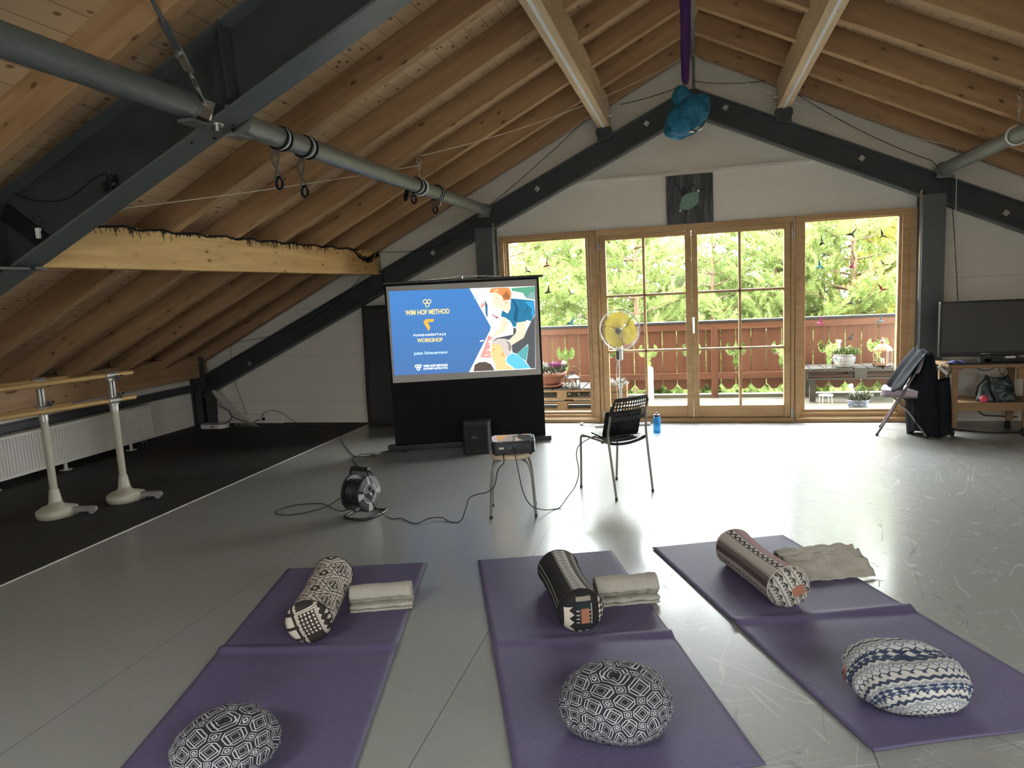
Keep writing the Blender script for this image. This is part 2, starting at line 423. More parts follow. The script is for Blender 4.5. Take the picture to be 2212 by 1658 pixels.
# two main purlins with light lines
for side, nm in ((-1, 'left'), (1, 'right')):
    t = thing('purlin', 'pale square pine beam %s of the ridge with a light strip along its underside' % nm, 'beam', (side * .932, 0, 0), group='long pine beams along the room')
    o = MB().box(-.3, 8.13, -.065, .065, -.145, .145).build('timber', m_purlin, t, bevel=.004)
    o.matrix_local = Matrix(((0, -1, 0, 0), (1, 0, 0, 0), (0, 0, 1, 3.475), (0, 0, 0, 1)))
    MB().box(-.013, .013, -.25, 8.12, 3.322, 3.3305).build('light_strip', m_ledlens, t, 'narrow pale light strip')
    MB().cyl((-side * .065, 8.03, 3.44), (-side * .105, 8.03, 3.44), .012).cyl((-side * .066, 8.03, 3.44), (-side * .074, 8.03, 3.44), .024).build('bolt', m_zinc, t)
# side glulam between the trusses
t = thing('glulam_beam', 'bright yellow knotty glued-timber beam low on the left slope, black garland on its top edge', 'beam', (0, 0, 0), group='long pine beams along the room')
o = MB().box(0, 4.76, -.06, .06, -.142, .142).build('timber', m_glulam, t, bevel=.004)
o.matrix_local = Matrix(((0, -1, 0, -3.81), (1, 0, 0, 3.36), (0, 0, 1, 2.022), (0, 0, 0, 1)))
o = MB().box(0, 3.2, -.06, .06, -.142, .142).build('timber', m_glulam, t, bevel=.004)
o.matrix_local = Matrix(((0, -1, 0, -3.81), (1, 0, 0, -.2), (0, 0, 1, 2.022), (0, 0, 0, 1)))
o = beamo('purlin', (3.81, 3.36, 2.022), (3.81, 8.12, 2.022), .12, .284, m_glulam, (0, 0, 1))
tag(o, 'glued-timber beam low on the right roof slope beyond the right roof pipe', 'beam', 'long pine beams along the room')
# wall plate at the left eave
o = beamo('eave_board', (-6.47, -3.9, .81), (-6.47, 8.15, .81), .1, .30, m_rafter, (0, 0, 1)); tag(o, 'brown timber wall plate where the left roof slope meets the low wall', 'beam')

# ------------------------------------------------------------------ steel trusses (I-section)
def ibeam(mb, a, b, depth, width, up, tf=.014, tw=.01, mi_w=0, mi_f=1):
    a = V(a); b = V(b); d = (b - a).normalized(); side = d.cross(V(up)).normalized(); u = side.cross(d); c = (a + b) / 2; L = (b - a).length / 2
    mb.obox(c, d, side, u, L, tw / 2, depth / 2 - tf, mi_w)
    for s in (-1, 1): mb.obox(c + u * s * (depth / 2 - tf / 2), d, side, u, L, width / 2, tf / 2, mi_f)
TS = .462
def truss_leg(side, y, zc, x1, depth, width, name, parent):
    mb = MB(); tc = 1 / sqrt(1 + TS * TS)
    ibeam(mb, (0, y, zc), (side * x1, y, zc - TS * x1), depth, width, (side * TS * tc, 0, tc))
    return mb.build(name, [m_steel, m_steel2], parent)
t = thing('steel_truss', 'anthracite steel roof truss standing against the gable wall above the windows', 'truss')
for side in (-1, 1):
    truss_leg(side, 8.12, 3.51, 6.55, .255, .13, 'rafter_beam', t)
mb = MB().box(-.045, .045, 8.05, 8.19, 3.33, 3.62); mb.build('ridge_plate', m_steel, t)
for x, z in ((.356, 3.405), (1.687, 2.76), (3.0, 2.112), (-.47, 3.33), (-1.72, 2.741), (-3.039, 2.10), (-5.717, .817)):
    mb = MB(); a = pi / 4 + .1; mb.obox((x, 8.105, z), (cos(a), 0, sin(a)), (0, 1, 0), (-sin(a), 0, cos(a)), .024, .006, .024)
    mb.cyl((x, 8.1, z), (x, 8.092, z), .009)
    mb.build('square_washer', m_zinc, t, 'small grey square plate')
for side in (-1, 1):
    x = side * .932; zt = 3.65 - TS * .932
    MB().box(x - .075, x + .075, 8.05, 8.19, 3.19, 3.327).box(x - .085, x + .085, 8.03, 8.04, 3.25, 3.31).build('purlin_bracket', m_steel, t)
x = -3.78
MB().box(x - .07, x + .07, 8.06, 8.18, 1.70, 1.878).build('purlin_bracket', m_steel, t)
# left foot post and gusset
mb = MB()
mb.box(-6.66, -6.44, 8.0, 8.02, 0, .66).box(-6.56, -6.54, 8.0, 8.2, 0, .66).box(-6.40, -6.36, 8.02, 8.2, .0, .45).box(-6.6, -6.36, 8.05, 8.2, 0, .02)
mb.box(-6.46, -6.34, 7.99, 8.0, .52, .93)
mb.build('foot_post', m_steel, t, bevel=.003)
for z in (.62, .86, .5): MB().cyl((-6.4, 7.99, z), (-6.4, 7.975, z), .011).build('bolt', m_zinc, t)
for side in (-1, 1):
    mb = MB(); xc = side * 2.335 if side > 0 else -2.36
    mb.box(xc - .105, xc + .105, 8.0, 8.014, 0, 2.34); mb.box(xc - .105, xc + .105, 8.186, 8.2, 0, 2.34); mb.box(xc - .006, xc + .006, 8.014, 8.186, 0, 2.34)
    o = mb.build('steel_column', [m_steel2]); tag(o, 'dark grey steel column %s of the window front, carrying the gable truss' % ('left' if side < 0 else 'right'), 'column', 'steel columns beside the windows')
    xi = xc - side * .115
    o = MB().bar((xi, 8.03, 0), (xi, 8.03, 2.38), .006, .02, (1, 0, 0)).cyl((xi, 8.03, 2.38), (xi, 8.0, 2.38), .012).build('wire', m_chrome)
    tag(o, 'thin vertical wire beside the %s steel column' % ('left' if side < 0 else 'right'), 'wire')
# near truss
t = thing('steel_truss', 'big dark steel beam rising across the upper left, closest truss to the viewer', 'truss')
for side in (-1, 1):
    truss_leg(side, 3.315, 3.83, 6.5, .39, .185, 'rafter_beam', t)
# stiffener, bolts and clips on the left web
def tp(x, dz=0): return 3.83 - TS * x + dz
tcc = 1 / sqrt(1 + TS * TS)
MB().bar((-2.24, 3.26, tp(2.2, -.19)), (-2.26, 3.26, tp(2.2, .19)), .01, .085, (0, 1, 0)).build('stiffener_plate', m_steel, t)
for x, yy in ((-2.33, 3.37), (-2.52, 3.27), (-2.45, 3.36), (-2.36, 3.40)):
    MB().cyl((x, yy, tp(-x) - .212), (x, yy, tp(-x) - .222), .006, n=8).build('bolt_hole', m_blackm, t)
MB().cyl((-2.36, 3.27, tp(2.36) - .21), (-2.36, 3.27, tp(2.36) - .25), .014, n=6).cyl((-2.36, 3.27, tp(2.36) - .212), (-2.36, 3.27, tp(2.36) - .22), .024).build('bolt', m_zinc, t, 'bolt under the flange')
MB().box(-3.90, -3.72, 3.0, 3.31, 1.862, 1.876).box(-3.745, -3.735, 3.0, 3.08, 1.862, 2.16).box(-3.90, -3.70, 3.32, 3.40, 1.862, 1.876).build('beam_shoe', m_steel, t)
# ------------------------------------------------------------------ pipes along the room
def flange(mb, x, z, y, r=.085): mb.cyl((x, y - .006, z), (x, y + .006, z), r, n=28)
t = thing('ceiling_pipe', 'grey steel pipe with slings wound on it, from the near truss to the gable wall', 'pipe', group='grey pipes under the roof')
MB().cyl((-2.34, 3.46, 2.560), (-2.34, 8.04, 2.545), .061, n=28).build('tube', m_pipe, t)
mb = MB(); flange(mb, -2.34, 2.56, 3.45, .065); mb.box(-2.38, -2.30, 3.36, 3.48, 2.48, 2.495); mb.build('end_plate', m_pipe, t)
mb = MB(); flange(mb, -2.34, 2.545, 8.045, .075); mb.bar((-2.41, 8.0, 2.475), (-2.27, 8.0, 2.475), .06, .03); mb.build('end_plate', m_pipe, t)
t = thing('ceiling_pipe', 'thick dark grey pipe in the upper left corner, in front of the near truss', 'pipe', group='grey pipes under the roof')
MB().cyl((-2.34, -1.0, 2.572), (-2.34, 3.04, 2.562), .063, n=28).build('tube', m_steel2, t)
mb = MB(); flange(mb, -2.34, 2.56, 3.045, .065); mb.box(-2.38, -2.30, 3.0, 3.14, 2.478, 2.493); mb.build('end_plate', m_steel2, t)
for x in (-2.29, -2.36): MB().cyl((x, 3.31, 2.55 + (x + 2.34)), (x, 3.27, 2.55 + (x + 2.34)), .016, n=6).build('bolt', m_zinc, t)
t = thing('ceiling_pipe', 'grey steel pipe entering from the right edge, ending on the right steel column', 'pipe', group='grey pipes under the roof')
MB().cyl((2.42, 3.45, 2.60), (2.42, 8.04, 2.575), .062, n=28).build('tube', m_pipe, t)
mb = MB(); flange(mb, 2.42, 2.575, 8.045, .075); mb.bar((2.34, 8.0, 2.50), (2.50, 8.0, 2.50), .06, .03); mb.build('end_plate', m_pipe, t)
# ridge profile and post
t = thing('ridge_rail', 'pale grey rail along the ridge with a thin post down to the gable truss', 'rail')
MB().box(.018, .05, -.2, 8.13, 3.95, 3.985).build('rail', m_pipe, t)
MB().box(.02, .05, 8.12, 8.15, 3.62, 3.96).build('post', m_pipe, t)
# gable conduit
struct(MB().bar((-1.66, D - .015, 2.775), (1.42, D - .015, 2.795), .03, .035).build('trim_2', m_wall), 'painted conduit across the gable')
# ------------------------------------------------------------------ windows and door
def frame_rects(mb, x0, x1, z0, z1, w, y0, y1, wb=None):
    wb = wb or w
    mb.box(x0, x1, y0, y1, z0, z0 + wb); mb.box(x0, x1, y0, y1, z1 - w, z1)
    mb.box(x0, x0 + w, y0, y1, z0 + wb, z1 - w); mb.box(x1 - w, x1, y0, y1, z0 + wb, z1 - w)
def fixed_window(name, x0, x1, gx0, gx1, gz0, gz1):
    t = bpy.data.objects.new(name, None); COL.objects.link(t); struct(t)
    fr = MB(); frame_rects(fr, x0, x1, .0, 2.235, .055, D - .035, D + .10)
    fr.box(x0 + .055, gx0 - .028, D + .0, D + .10, .05, 2.19); fr.box(gx1 + .028, x1 - .055, D + .0, D + .10, .05, 2.19)
    fr.box(gx0 - .03, gx1 + .03, D + .0, D + .10, .05, gz0 - .03); fr.box(gx0 - .03, gx1 + .03, D + .0, D + .10, gz1 + .02, 2.19)
    fr.build('window_frame', m_wframe, t, bevel=.006)
    b = MB(); frame_rects(b, gx0 - .03, gx1 + .03, gz0 - .03, gz1 + .03, .03, D + .03, D + .10); b.build('glazing_bead', m_wframe, t, bevel=.005)
    MB().box(gx0, gx1, D + .060, D + .066, gz0, gz1).build('pane', m_pane, t)
    MB().box(x0, x1, D - .06, D - .03, .0, .045).build('sill', m_wframe, t, bevel=.006)
    return t
fixed_window('window_1', -2.235, -1.095, -2.134, -1.215, .118, 2.16)
fixed_window('window_2', 1.065, 2.235, 1.171, 2.082, .128, 2.168)
door = bpy.data.objects.new('door_1', None); COL.objects.link(door); struct(door)
fr = MB(); fr.box(-1.085, 1.055, D - .02, D + .12, 2.17, 2.235); fr.box(-1.085, -1.05, D - .02, D + .12, 0, 2.17); fr.box(1.02, 1.055, D - .02, D + .12, 0, 2.17)
fr.box(-1.085, 1.055, D - .045, D + .12, 0, .05); fr.build('door_frame', m_wframe, door, bevel=.005)
for gx0, gx1, vx, L0, L1 in ((-.975, -.092, -.548, -1.045, -.022), (.045, .950, .492, -.020, 1.017)):
    lf = MB(); y0, y1 = D - .015, D + .06
    lf.box(L0, gx0, y0, y1, .055, 2.165); lf.box(gx1, L1, y0, y1, .055, 2.165)
    lf.box(gx0, gx1, y0, y1, .055, .19); lf.box(gx0, gx1, y0, y1, 2.112, 2.165)
    leaf = lf.build('door_leaf', m_wframe, door, bevel=.006)
    mt = MB(); mt.box(vx - .014, vx + .014, y0 + .01, y1 - .005, .19, 2.112)
    for z in (.832, 1.474): mt.box(gx0, gx1, y0 + .01, y1 - .005, z - .014, z + .014)
    mt.build('glazing_bar', m_wframe, leaf, bevel=.003)
    MB().box(gx0, gx1, D + .02, D + .026, .19, 2.112).build('pane', m_pane, leaf)
for x in (-1.055, 1.03):
    for z in (.10, 2.05): MB().cyl((x, D - .03, z - .045), (x, D - .03, z + .045), .009, n=10).cyl((x + .018, D - .028, z - .05), (x + .018, D - .028, z + .02), .006, n=8).build('hinge', m_zinc, door)
h = MB().box(-.02, .004, D - .03, D - .015, 1.02, 1.20).build('handle_plate', m_chrome, door)
MB().cyl((-.008, D - .03, 1.17), (-.008, D - .07, 1.17), .009).bar((-.008, D - .068, 1.18), (-.008, D - .068, 1.045), .018, .012, (1, 0, 0)).build('handle', m_chrome, door, 'chrome handle')

# paper birds hung at the side windows
def paper(name, c):
    M = Mat(name, .7, color=c); nt = M.nt
    return M.m
CC = {'x': (.03, .03, .035), 'r': (.40, .05, .05), 'b': (.08, .38, .70), 'k': (.03, .035, .03), 'g': (.16, .20, .18), 'y': (.45, .36, .08), 't': (.25, .19, .06), 'p': (.85, .10, .42), 's': (.50, .75, .85), 'q': (.65, .05, .22)}
CN = {'x': 'black', 'r': 'dark red', 'b': 'blue', 'k': 'black', 'g': 'grey', 'y': 'ochre', 't': 'olive', 'p': 'bright pink', 's': 'pale blue', 'q': 'crimson'}
pm = {k: paper('paper_' + k, c) for k, c in CC.items()}
cr = [(-1.909, 1.832, 'x', 'in the left window by the steel column'), (-1.666, 1.889, 'r', 'in the left window'),
      (-1.663, 1.581, 'x', 'in the left window, above the screen corner'), (-1.40, 1.541, 't', 'in the left window'), (-1.403, 1.20, 'b', 'in the left window by the railing top'),
      (1.326, 1.947, 'k', 'in the right window, top row beside the door'), (1.628, 2.018, 'g', 'in the right window, top row centre'), (1.917, 1.979, 'k', 'in the right window, top row beside the outer frame'),
      (1.309, 1.70, 'b', 'in the right window beside the door'), (1.628, 1.681, 'q', 'in the middle of the right window'), (1.935, 1.678, 'y', 'in the right window near the outer frame'),
      (1.321, 1.384, 't', 'in the right window beside the door'), (1.623, 1.301, 'g', 'in the right window, just above the railing'), (1.918, 1.423, 'r', 'in the right window near the outer frame'),
      (1.323, 1.095, 'p', 'in the right window in front of the railing'), (1.91, 1.097, 's', 'in the right window above the copper lantern'), (1.628, .925, 'g', 'in the right window before the white flowerpot')]
rnd = random.Random(3)
for x, z, k, w_ in cr:
    o = bpy.data.objects.new('paper_bird', None)
    mb = MB(); s = .062 + rnd.random() * .012; a = rnd.uniform(-.5, .5)
    def R(px, py, pz): return (s * (px * cos(a) - pz * sin(a)), py * s, s * (px * sin(a) + pz * cos(a)))
    f = rnd.choice((-1, 1)); e = rnd.uniform(.5, 1)
    vs = [R(-.15, 0, -.3), R(.15, 0, -.35), R(0, -.12, -.05), R(f * -.25, .1, 1.1), R(f * .1, -.12, .1), R(f * .9 * e, .15, -.6), R(f * .25, 0, -.1), R(f * -.8 * e, .1, -.55), R(f * -.2, .1, -.1), R(0, .12, -.1)]
    mb.add(vs, [(0, 2, 9), (0, 1, 2), (1, 9, 2), (2, 4, 3), (3, 4, 9), (3, 9, 8), (3, 8, 2), (1, 5, 6), (5, 6, 2), (0, 7, 8), (7, 8, 2), (5, 9, 1), (7, 9, 0)])
    o = mb.build('paper_bird', pm[k], solid=.0015); o.location = (x, D - .02, z)
    tag(o, 'small %s folded paper bird hanging %s' % (CN[k], w_), 'paper bird', 'folded paper birds in the windows')

# ------------------------------------------------------------------ cords and cables on the roof and gable
def line(name, path, r, m, label, cat='rope'):
    o = MB().tube(path, r, 6).build(name, m); return tag(o, label, cat)
line('white_rope', sagline((-3.62, 3.43, 2.17), (-2.34, 6.03, 2.74), .02) , .0035, m_cord, 'white cord from the near truss up to the hook above the left pipe')
line('white_rope', sagline((-2.32, 6.03, 2.82), (-.02, 7.95, 3.93), .10), .0035, m_cord, 'white cord from the pipe hook across the left slope to the ridge')
line('white_rope', sagline((.02, 8.0, 3.95), (2.45, 8.0, 2.80), .12) + [V((2.52, 8.0, 2.77)), V((2.53, 8.0, 1.25))], .0035, m_cord, 'white cord sagging from ridge to right column, then hanging to the television')
line('black_cable', sagline((.03, 8.06, 3.70), (.80, 8.06, 3.62), .03), .004, m_cable, 'black cable on the gable between the ridge post and the right beam')
line('black_cable', sagline((1.03, 8.0, 3.45), (2.30, 8.0, 2.66), .05) + [V((2.47, 8.0, 2.45)), V((2.52, 8.0, 1.9)), V((2.57, 8.0, 1.25))], .004, m_cable, 'black cable sagging from the right beam past the right column to the television')
line('black_cable', sagline((-.75, 8.06, 3.55), (-.04, 8.06, 3.68), .02), .004, m_cable, 'black cable on the gable between the left beam and the ridge post')
line('black_cable', sagline((-1.12, 8.0, 3.42), (-2.25, 8.0, 2.60), .02) + smoothpath([(-2.43, 8.0, 2.46), (-2.8, 8.0, 2.22), (-3.2, 8.0, 2.13), (-3.70, 8.04, 2.15)], 5), .004, m_cable, 'black cable from the left beam down over the left pipe end to the yellow beam')
line('black_cable', smoothpath([(-3.98, 8.02, 1.85), (-4.3, 8.08, 1.62), (-4.9, 8.1, 1.30), (-5.4, 8.1, 1.17), (-5.95, 8.12, 1.08), (-6.02, 8.15, .8), (-6.0, 8.15, .55), (-5.93, 8.15, .3), (-5.9, 8.18, .12)], 6), .003, m_cable, 'thin dark cable running down the left gable wall behind the truss')
# black garland along the glued beam
g = MB(); rnd = random.Random(5)
g.tube([(-3.745, 3.6 + i * .12, 2.158 + .012 * sin(i * 2.1)) for i in range(34)], .008, 5)
g.tube(smoothpath([(-3.74, 7.45, 2.14), (-3.735, 7.6, 2.06), (-3.735, 7.75, 2.06), (-3.735, 7.95, 2.12), (-3.735, 8.08, 2.15)], 6), .008, 5)
for i in range(420):
    if i < 300:
        y = rnd.uniform(3.6, 7.45); z = 2.165; L = rnd.uniform(.015, .06) * (1.3 if (5.4 < y < 7 or y < 4.6) and rnd.random() < .6 else .6)
    else:
        k = rnd.random(); y = 7.45 + k * .63; z = 2.14 - .09 * sin(pi * k); L = rnd.uniform(.02, .045)
    a = rnd.uniform(-.6, .6) + (pi if i >= 300 and rnd.random() < .4 else 0)
    p = V((-3.742, y, z)); g.bar(p, p + V((rnd.uniform(0, .01), sin(a) * L, -cos(a) * L)), .003, .003, (1, 0, 0))
o = g.build('garland', m_blackm); o['kind'] = 'stuff'; tag(o, 'black tinsel garland along the top edge of the yellow glued beam', 'garland')

# turnbuckle hangers
def turnbuckle(name, label, top, bot, k=1.0, extra=None):
    t = thing(name, label, 'hanger', bot); top = V(top) - V(bot); d = top.normalized(); L = top.length
    side = V((1, 0, 0)) - d * d.x; side.normalize()
    MB().tube([top, top - d * .05 * k], .004 * k).tube([top - d * (.05 + .022 * (1 - cos(a))) * k + side * .018 * k * sin(a) for a in [i * pi / 6 for i in range(13)]], .004 * k).build('eye_hook', m_zinc, t)
    b0 = top - d * .10 * k; b1 = d * .10 * k
    mb = MB().tube([b0 + side * .01 * k, b1 + side * .01 * k], .003 * k).tube([b0 - side * .01 * k, b1 - side * .01 * k], .003 * k)
    for p in (b0, b1, ): mb.cyl(p - d * .012 * k, p + d * .012 * k, .012 * k)
    mb.build('turnbuckle', m_zinc, t); MB().tube([b1, d * .02], .004 * k).build('rod', m_zinc, t)
    return t
turnbuckle('pipe_hanger', 'slim steel turnbuckle holding the left pipe up to a rafter', (-2.34, 6.03, 2.85), (-2.34, 6.03, 2.615))
turnbuckle('pipe_hanger', 'slim steel turnbuckle holding the right pipe at the right edge', (2.42, 6.38, 2.95), (2.42, 6.38, 2.66))
for y, x, lab, zc in ((6.03, -2.34, 'left', 2.552), (6.40, 2.42, 'right', 2.583)):
    o = MB().tube([(x + .072 * cos(a), y, zc + .070 * sin(a)) for a in [i * pi / 12 for i in range(24)]], .009, 6, closed=True).build('pipe_clamp', m_white)
    o.scale = (1, 1, 1); tag(o, 'pale ring clamp around the %s roof pipe' % lab, 'clamp')
t = thing('truss_turnbuckle', 'shiny steel tension rod with plates hanging from the roof down to the near truss', 'hanger', (-2.36, 3.20, 2.61))
A_ = V((.12, -.46, .32)); d = A_.normalized()
MB().tube([V((0, 0, 0)) + d * .42, A_ * 1.12], .010).build('rod', m_steel2, t)
MB().bar(d * .31, d * .45, .05, .010, (0, 1, 0)).build('dark_plate', m_steel2, t)
MB().bar(d * .19, d * .33, .055, .008, (0, 1, 0)).cyl(d * .29 + V((0, -.003, -.003)), d * .29 + V((0, -.02, -.02)), .012, n=6).build('zinc_plate', m_zinc, t)
mb = MB(); sd = V((1, 0, 0)) - d * d.x; sd.normalize()
mb.tube([d * .17 + sd * .008, d * .08 + sd * .008], .0035).tube([d * .17 - sd * .008, d * .08 - sd * .008], .0035)
mb.cyl(d * .16, d * .23, .006).cyl(d * .0, d * .10, .006).cyl(d * .155, d * .175, .011, n=6).cyl(d * .07, d * .09, .011, n=6); mb.build('turnbuckle', m_zinc, t)
MB().obox((.005, 0, -.03), (cos(-.43), 0, sin(-.43)), (0, 1, 0), (-sin(-.43), 0, cos(-.43)), .032, .006, .045).cyl((0, -.005, -.01), (0, -.03, -.01), .01, n=6).build('angle_bracket', m_zinc, t)

# straps wound on the left pipe
m_strap = simple('grey_webbing', (.09, .09, .085), .8)
def strap(y, hang, lab, w=.02, sx=-.02, ring=False, loop=True):
    t = thing('sling_strap', lab, 'strap', (-2.34, y, 2.555), group='slings wound on the left roof pipe')
    mb = MB()
    for k in range(3):
        yy = -w + k * w; mb.tube([(.066 * cos(a), yy + .010 * sin(a * 1.0 + k), .066 * sin(a)) for a in [i * pi / 12 for i in range(24)]], .006 if k != 1 else .0035, 6, mi=0 if k != 1 else 1, closed=True)
    mb.build('windings', [m_blackm, m_white], t)
    if loop:
        z0 = -.065; zb = z0 - hang
        P = smoothpath([(sx, -.03, z0), (sx - .02, -.045, z0 - hang * .25), (sx - .005, -.03, z0 - hang * .5), (sx + .025, -.02, zb + .05), (sx + .018, -.02, zb), (sx, -.02, zb - .005), (sx - .02, -.02, zb + .02), (sx - .01, -.025, z0 - hang * .55), (sx + .012, -.02, z0 - hang * .25), (sx + .006, -.02, z0)], 5)
        MB().tube(P, .006, 6).build('webbing_loop', m_strap, t)
        MB().tube([(sx + .003 + .021 * cos(a), -.02, zb + .028 + .034 * sin(a)) for a in [i * pi / 8 for i in range(16)]], .0085, 6, closed=True).build('end_loop', m_blackm, t)
    if ring: MB().tube([(.01 + .03 * cos(a), -.01, -.10 + .03 * sin(a)) for a in [i * pi / 8 for i in range(16)]], .004, 6, closed=True).build('steel_ring', m_chrome, t)
strap(3.82, .22, 'black sling with a hanging loop, first on the left pipe from the near truss')
strap(4.10, .235, 'black sling with a hanging loop, second on the left pipe from the near truss', w=.03)
strap(5.95, .08, 'black sling bunched on the left pipe right at the turnbuckle', w=.04, sx=-.03)
strap(6.45, .12, 'black sling with a steel ring on the left pipe, nearest the gable', ring=True)
o = MB().tube(smoothpath([(-2.36, 5.76, 2.50), (-2.37, 5.74, 2.45), (-2.36, 5.72, 2.41), (-2.35, 5.74, 2.45), (-2.35, 5.76, 2.50)], 5), .012, 6).build('sling_end', m_blackm); tag(o, 'short black webbing tail under the left pipe before the turnbuckle', 'strap')

# camera clamp and usb adapter on the near truss web
t = thing('camera_clamp', 'small black camera clamp with a cable fixed to the near truss web', 'camera', (-3.055, 3.30, 2.275))
MB().box(-.055, -.005, -.03, .0, -.03, .03).cyl((-.03, -.03, 0), (-.03, -.05, 0), .016).build('body', m_black, t, bevel=.004)
MB().bar((0, -.02, .02), (.05, -.02, -.01), .02, .02).bar((.02, -.02, .03), (.01, -.02, .06), .015, .015).bar((.03, -.02, -.01), (.075, -.03, -.02), .012, .012).ball((.01, -.02, .01), .02).build('clamp_arm', m_black, t)
MB().cyl((.015, -.03, -.045), (.015, -.05, -.045), .014).build('screw_knob', m_chrome, t); MB().cyl((.02, -.03, .055), (.02, -.045, .055), .008).build('screw_knob', m_chrome, t)
MB().tube(smoothpath([(-.04, -.01, .03), (-.06, 0, .075), (-.15, .0, .05), (-.35, .0, -.04), (-.6, .0, -.02), (-.78, 0, .08)], 7), .003).build('cable', m_cable, t)
t = thing('cable_adapter', 'white adapter hanging from a black cable on the near truss web', 'adapter', (-3.60, 3.28, 2.06))
MB().box(-.012, .012, -.012, .012, -.03, .03).build('plug', m_white, t, bevel=.003)
MB().tube(smoothpath([(0, 0, .03), (.03, 0, .07), (0, 0, .10), (-.04, 0, .08)], 6), .0025).build('cable', m_cable, t)
o = MB().obox((-3.70, 3.295, 2.10), (.8, 0, -.6), (0, 1, 0), (.6, 0, .8), .17, .012, .045).build('power_strip', m_blackm); tag(o, 'black bar shaped power strip on the near truss web at left edge', 'power strip')

# purple silk and blue bundle
m_silk = Mat('purple_silk', .38, spec=.5); 
n_ = m_silk.noise(m_silk.coord('Object', (30, 30, 1.5)), 1.5, 2); m_silk.set('Base Color', m_silk.mix(n_, (.045, .012, .10), (.10, .03, .20))); m_silk.bump(n_, .4, .01); m_silk = m_silk.m
def silk(u, v):
    a = 2 * pi * u; z = 4.02 - v * .79; r = .048 - .018 * v + .006 * sin(3 * a + 5 * v); 
    return (-.035 + r * cos(a) * (1 - .35 * (v > .97)), 6.3 + r * .8 * sin(a), z)
t = thing('aerial_silk', 'purple aerial silk hanging straight down from the ridge', 'silk')
MB().grid(silk, 20, 24, wrapu=True).build('cloth', m_silk, t)
MB().tube([(-.04 + .02 * cos(a), 6.3, 3.215 + .03 * sin(a)) for a in [i * pi / 8 for i in range(16)]], .005, 6, closed=True).build('carabiner', m_chrome, t, 'steel carabiner at the end')
m_blue = Mat('teal_blue_cloth', .5, spec=.4)
n_ = m_blue.noise(m_blue.coord('Object', (1, 1, 1)), 9, 3); m_blue.set('Base Color', m_blue.mix(n_, (.010, .13, .23), (.016, .20, .33))); m_blue.bump(m_blue.noise(m_blue.coord('Object', (1, 1, 1)), 9, 3, .5, 2.5), .9, .035); m_blue = m_blue.m
t = thing('hammock_bundle', 'bundled bright blue cloth hammock hanging under the purple silk at the ridge', 'hammock', (-.03, 6.3, 2.99))
def bag(u, v):
    a = 2 * pi * u; th = pi * v
    fold = 1 + .07 * sin(5 * a + 3 * sin(2 * th)) + .05 * sin(9 * a - 4 * v) + .08 * noise.noise((2 * cos(a), 2 * sin(a), 3 * v))
    x = .185 * sin(th) ** .8 * cos(a) * fold; y = .13 * sin(th) ** .8 * sin(a) * fold; z = .145 * cos(th) * (1 + .1 * sin(3 * a))
    return (x, y, z - .03 + .35 * x + .10 * abs(x) * (1 if z > 0 else 0))
MB().grid(bag, 48, 24, wrapu=True).build('cloth_bundle', m_blue, t)
def neck(u, v):
    a = 2 * pi * u; r = .03 + .055 * sin(pi * min(1, v * 1.05)) + .006 * sin(6 * a)
    return (-.045 + r * cos(a) + .02 * v, r * .7 * sin(a), .225 - .20 * v)
MB().grid(neck, 20, 12, wrapu=True).build('cloth_neck', m_blue, t)
MB().grid(lambda u, v: (.09 + .045 * cos(2 * pi * u) * (1 - .3 * v) + .02 * v, -.02 + .03 * sin(2 * pi * u), .13 - v * .14), 14, 6, wrapu=True).build('cloth_corner', m_blue, t)
mb = MB()
for k in range(4): mb.tube(smoothpath([(-.06 + .03 * k, -.07, .03), (-.055 + .035 * k, -.075, .0), (-.05 + .035 * k, -.06, -.03)], 4), .004)
mb.tube(smoothpath([(.02, -.08, -.14), (.06, -.10, -.165), (.12, -.09, -.13), (.14, -.07, -.09)], 5), .004)
mb.build('strap_tails', m_blackm, t)
MB().ball((.03, -.06, -.16), (.03, .02, .012)).ball((.09, -.06, -.145), (.03, .02, .014)).build('pale_lining', m_white, t)

# ballet painting
def quadfn(A, ux, uz, nrm):
    A = V(A); ux = V(ux); uz = V(uz); nrm = V(nrm)
    return lambda a, b, t=0: A + ux * a + uz * b + nrm * t
t = thing('canvas_painting', 'square dark grey canvas of a dancer in green tutu above the doors', 'painting', (-.03, D - .04, 2.5))
M = Mat('canvas_paint', .6); n_ = M.noise(M.coord('Object', (26, 1, 2.2)), 1.2, 4, .6); x_, y_, z_ = M.xyz(M.coord())
c = M.ramp(n_, [(.3, (.018, .018, .020)), (.5, (.055, .055, .055)), (.68, (.13, .13, .135))]); M.set('Base Color', c)
MB().box(-.25, .25, 0, .035, -.26, .26).build('canvas', M.m, t)
pf = lambda a, b: ((a - 352) / 405 * .5, -.0012, -(b - 1307) / 400 * .52)
pf2 = lambda a, b: ((a - 352) / 405 * .5, -.002, -(b - 1307) / 400 * .52)
dk = simple('paint_black', (.008, .007, .007), .6); gr = Mat('paint_green', .7); n_ = gr.noise(gr.coord('Object', (60, 1, 20)), 1.3, 3)
gr.set('Base Color', gr.mix(n_, (.06, .16, .12), (.30, .46, .38))); gr = gr.m; wh = simple('paint_white', (.55, .6, .58), .6)
mb = MB()
mb.flat([(240, 1180), (258, 1184), (276, 1225), (290, 1245), (318, 1240), (350, 1212), (375, 1193), (400, 1192), (398, 1200), (370, 1208), (340, 1235), (322, 1258), (312, 1290), (284, 1290), (276, 1255), (258, 1205)], pf, 0)
mb.flat([(302 + 17 * cos(a), 1226 + 19 * sin(a)) for a in [i * pi / 8 for i in range(16)]], pf2, 0)
mb.flat([(318, 1395), (330, 1400), (326, 1450), (320, 1455), (314, 1425)], pf, 0)
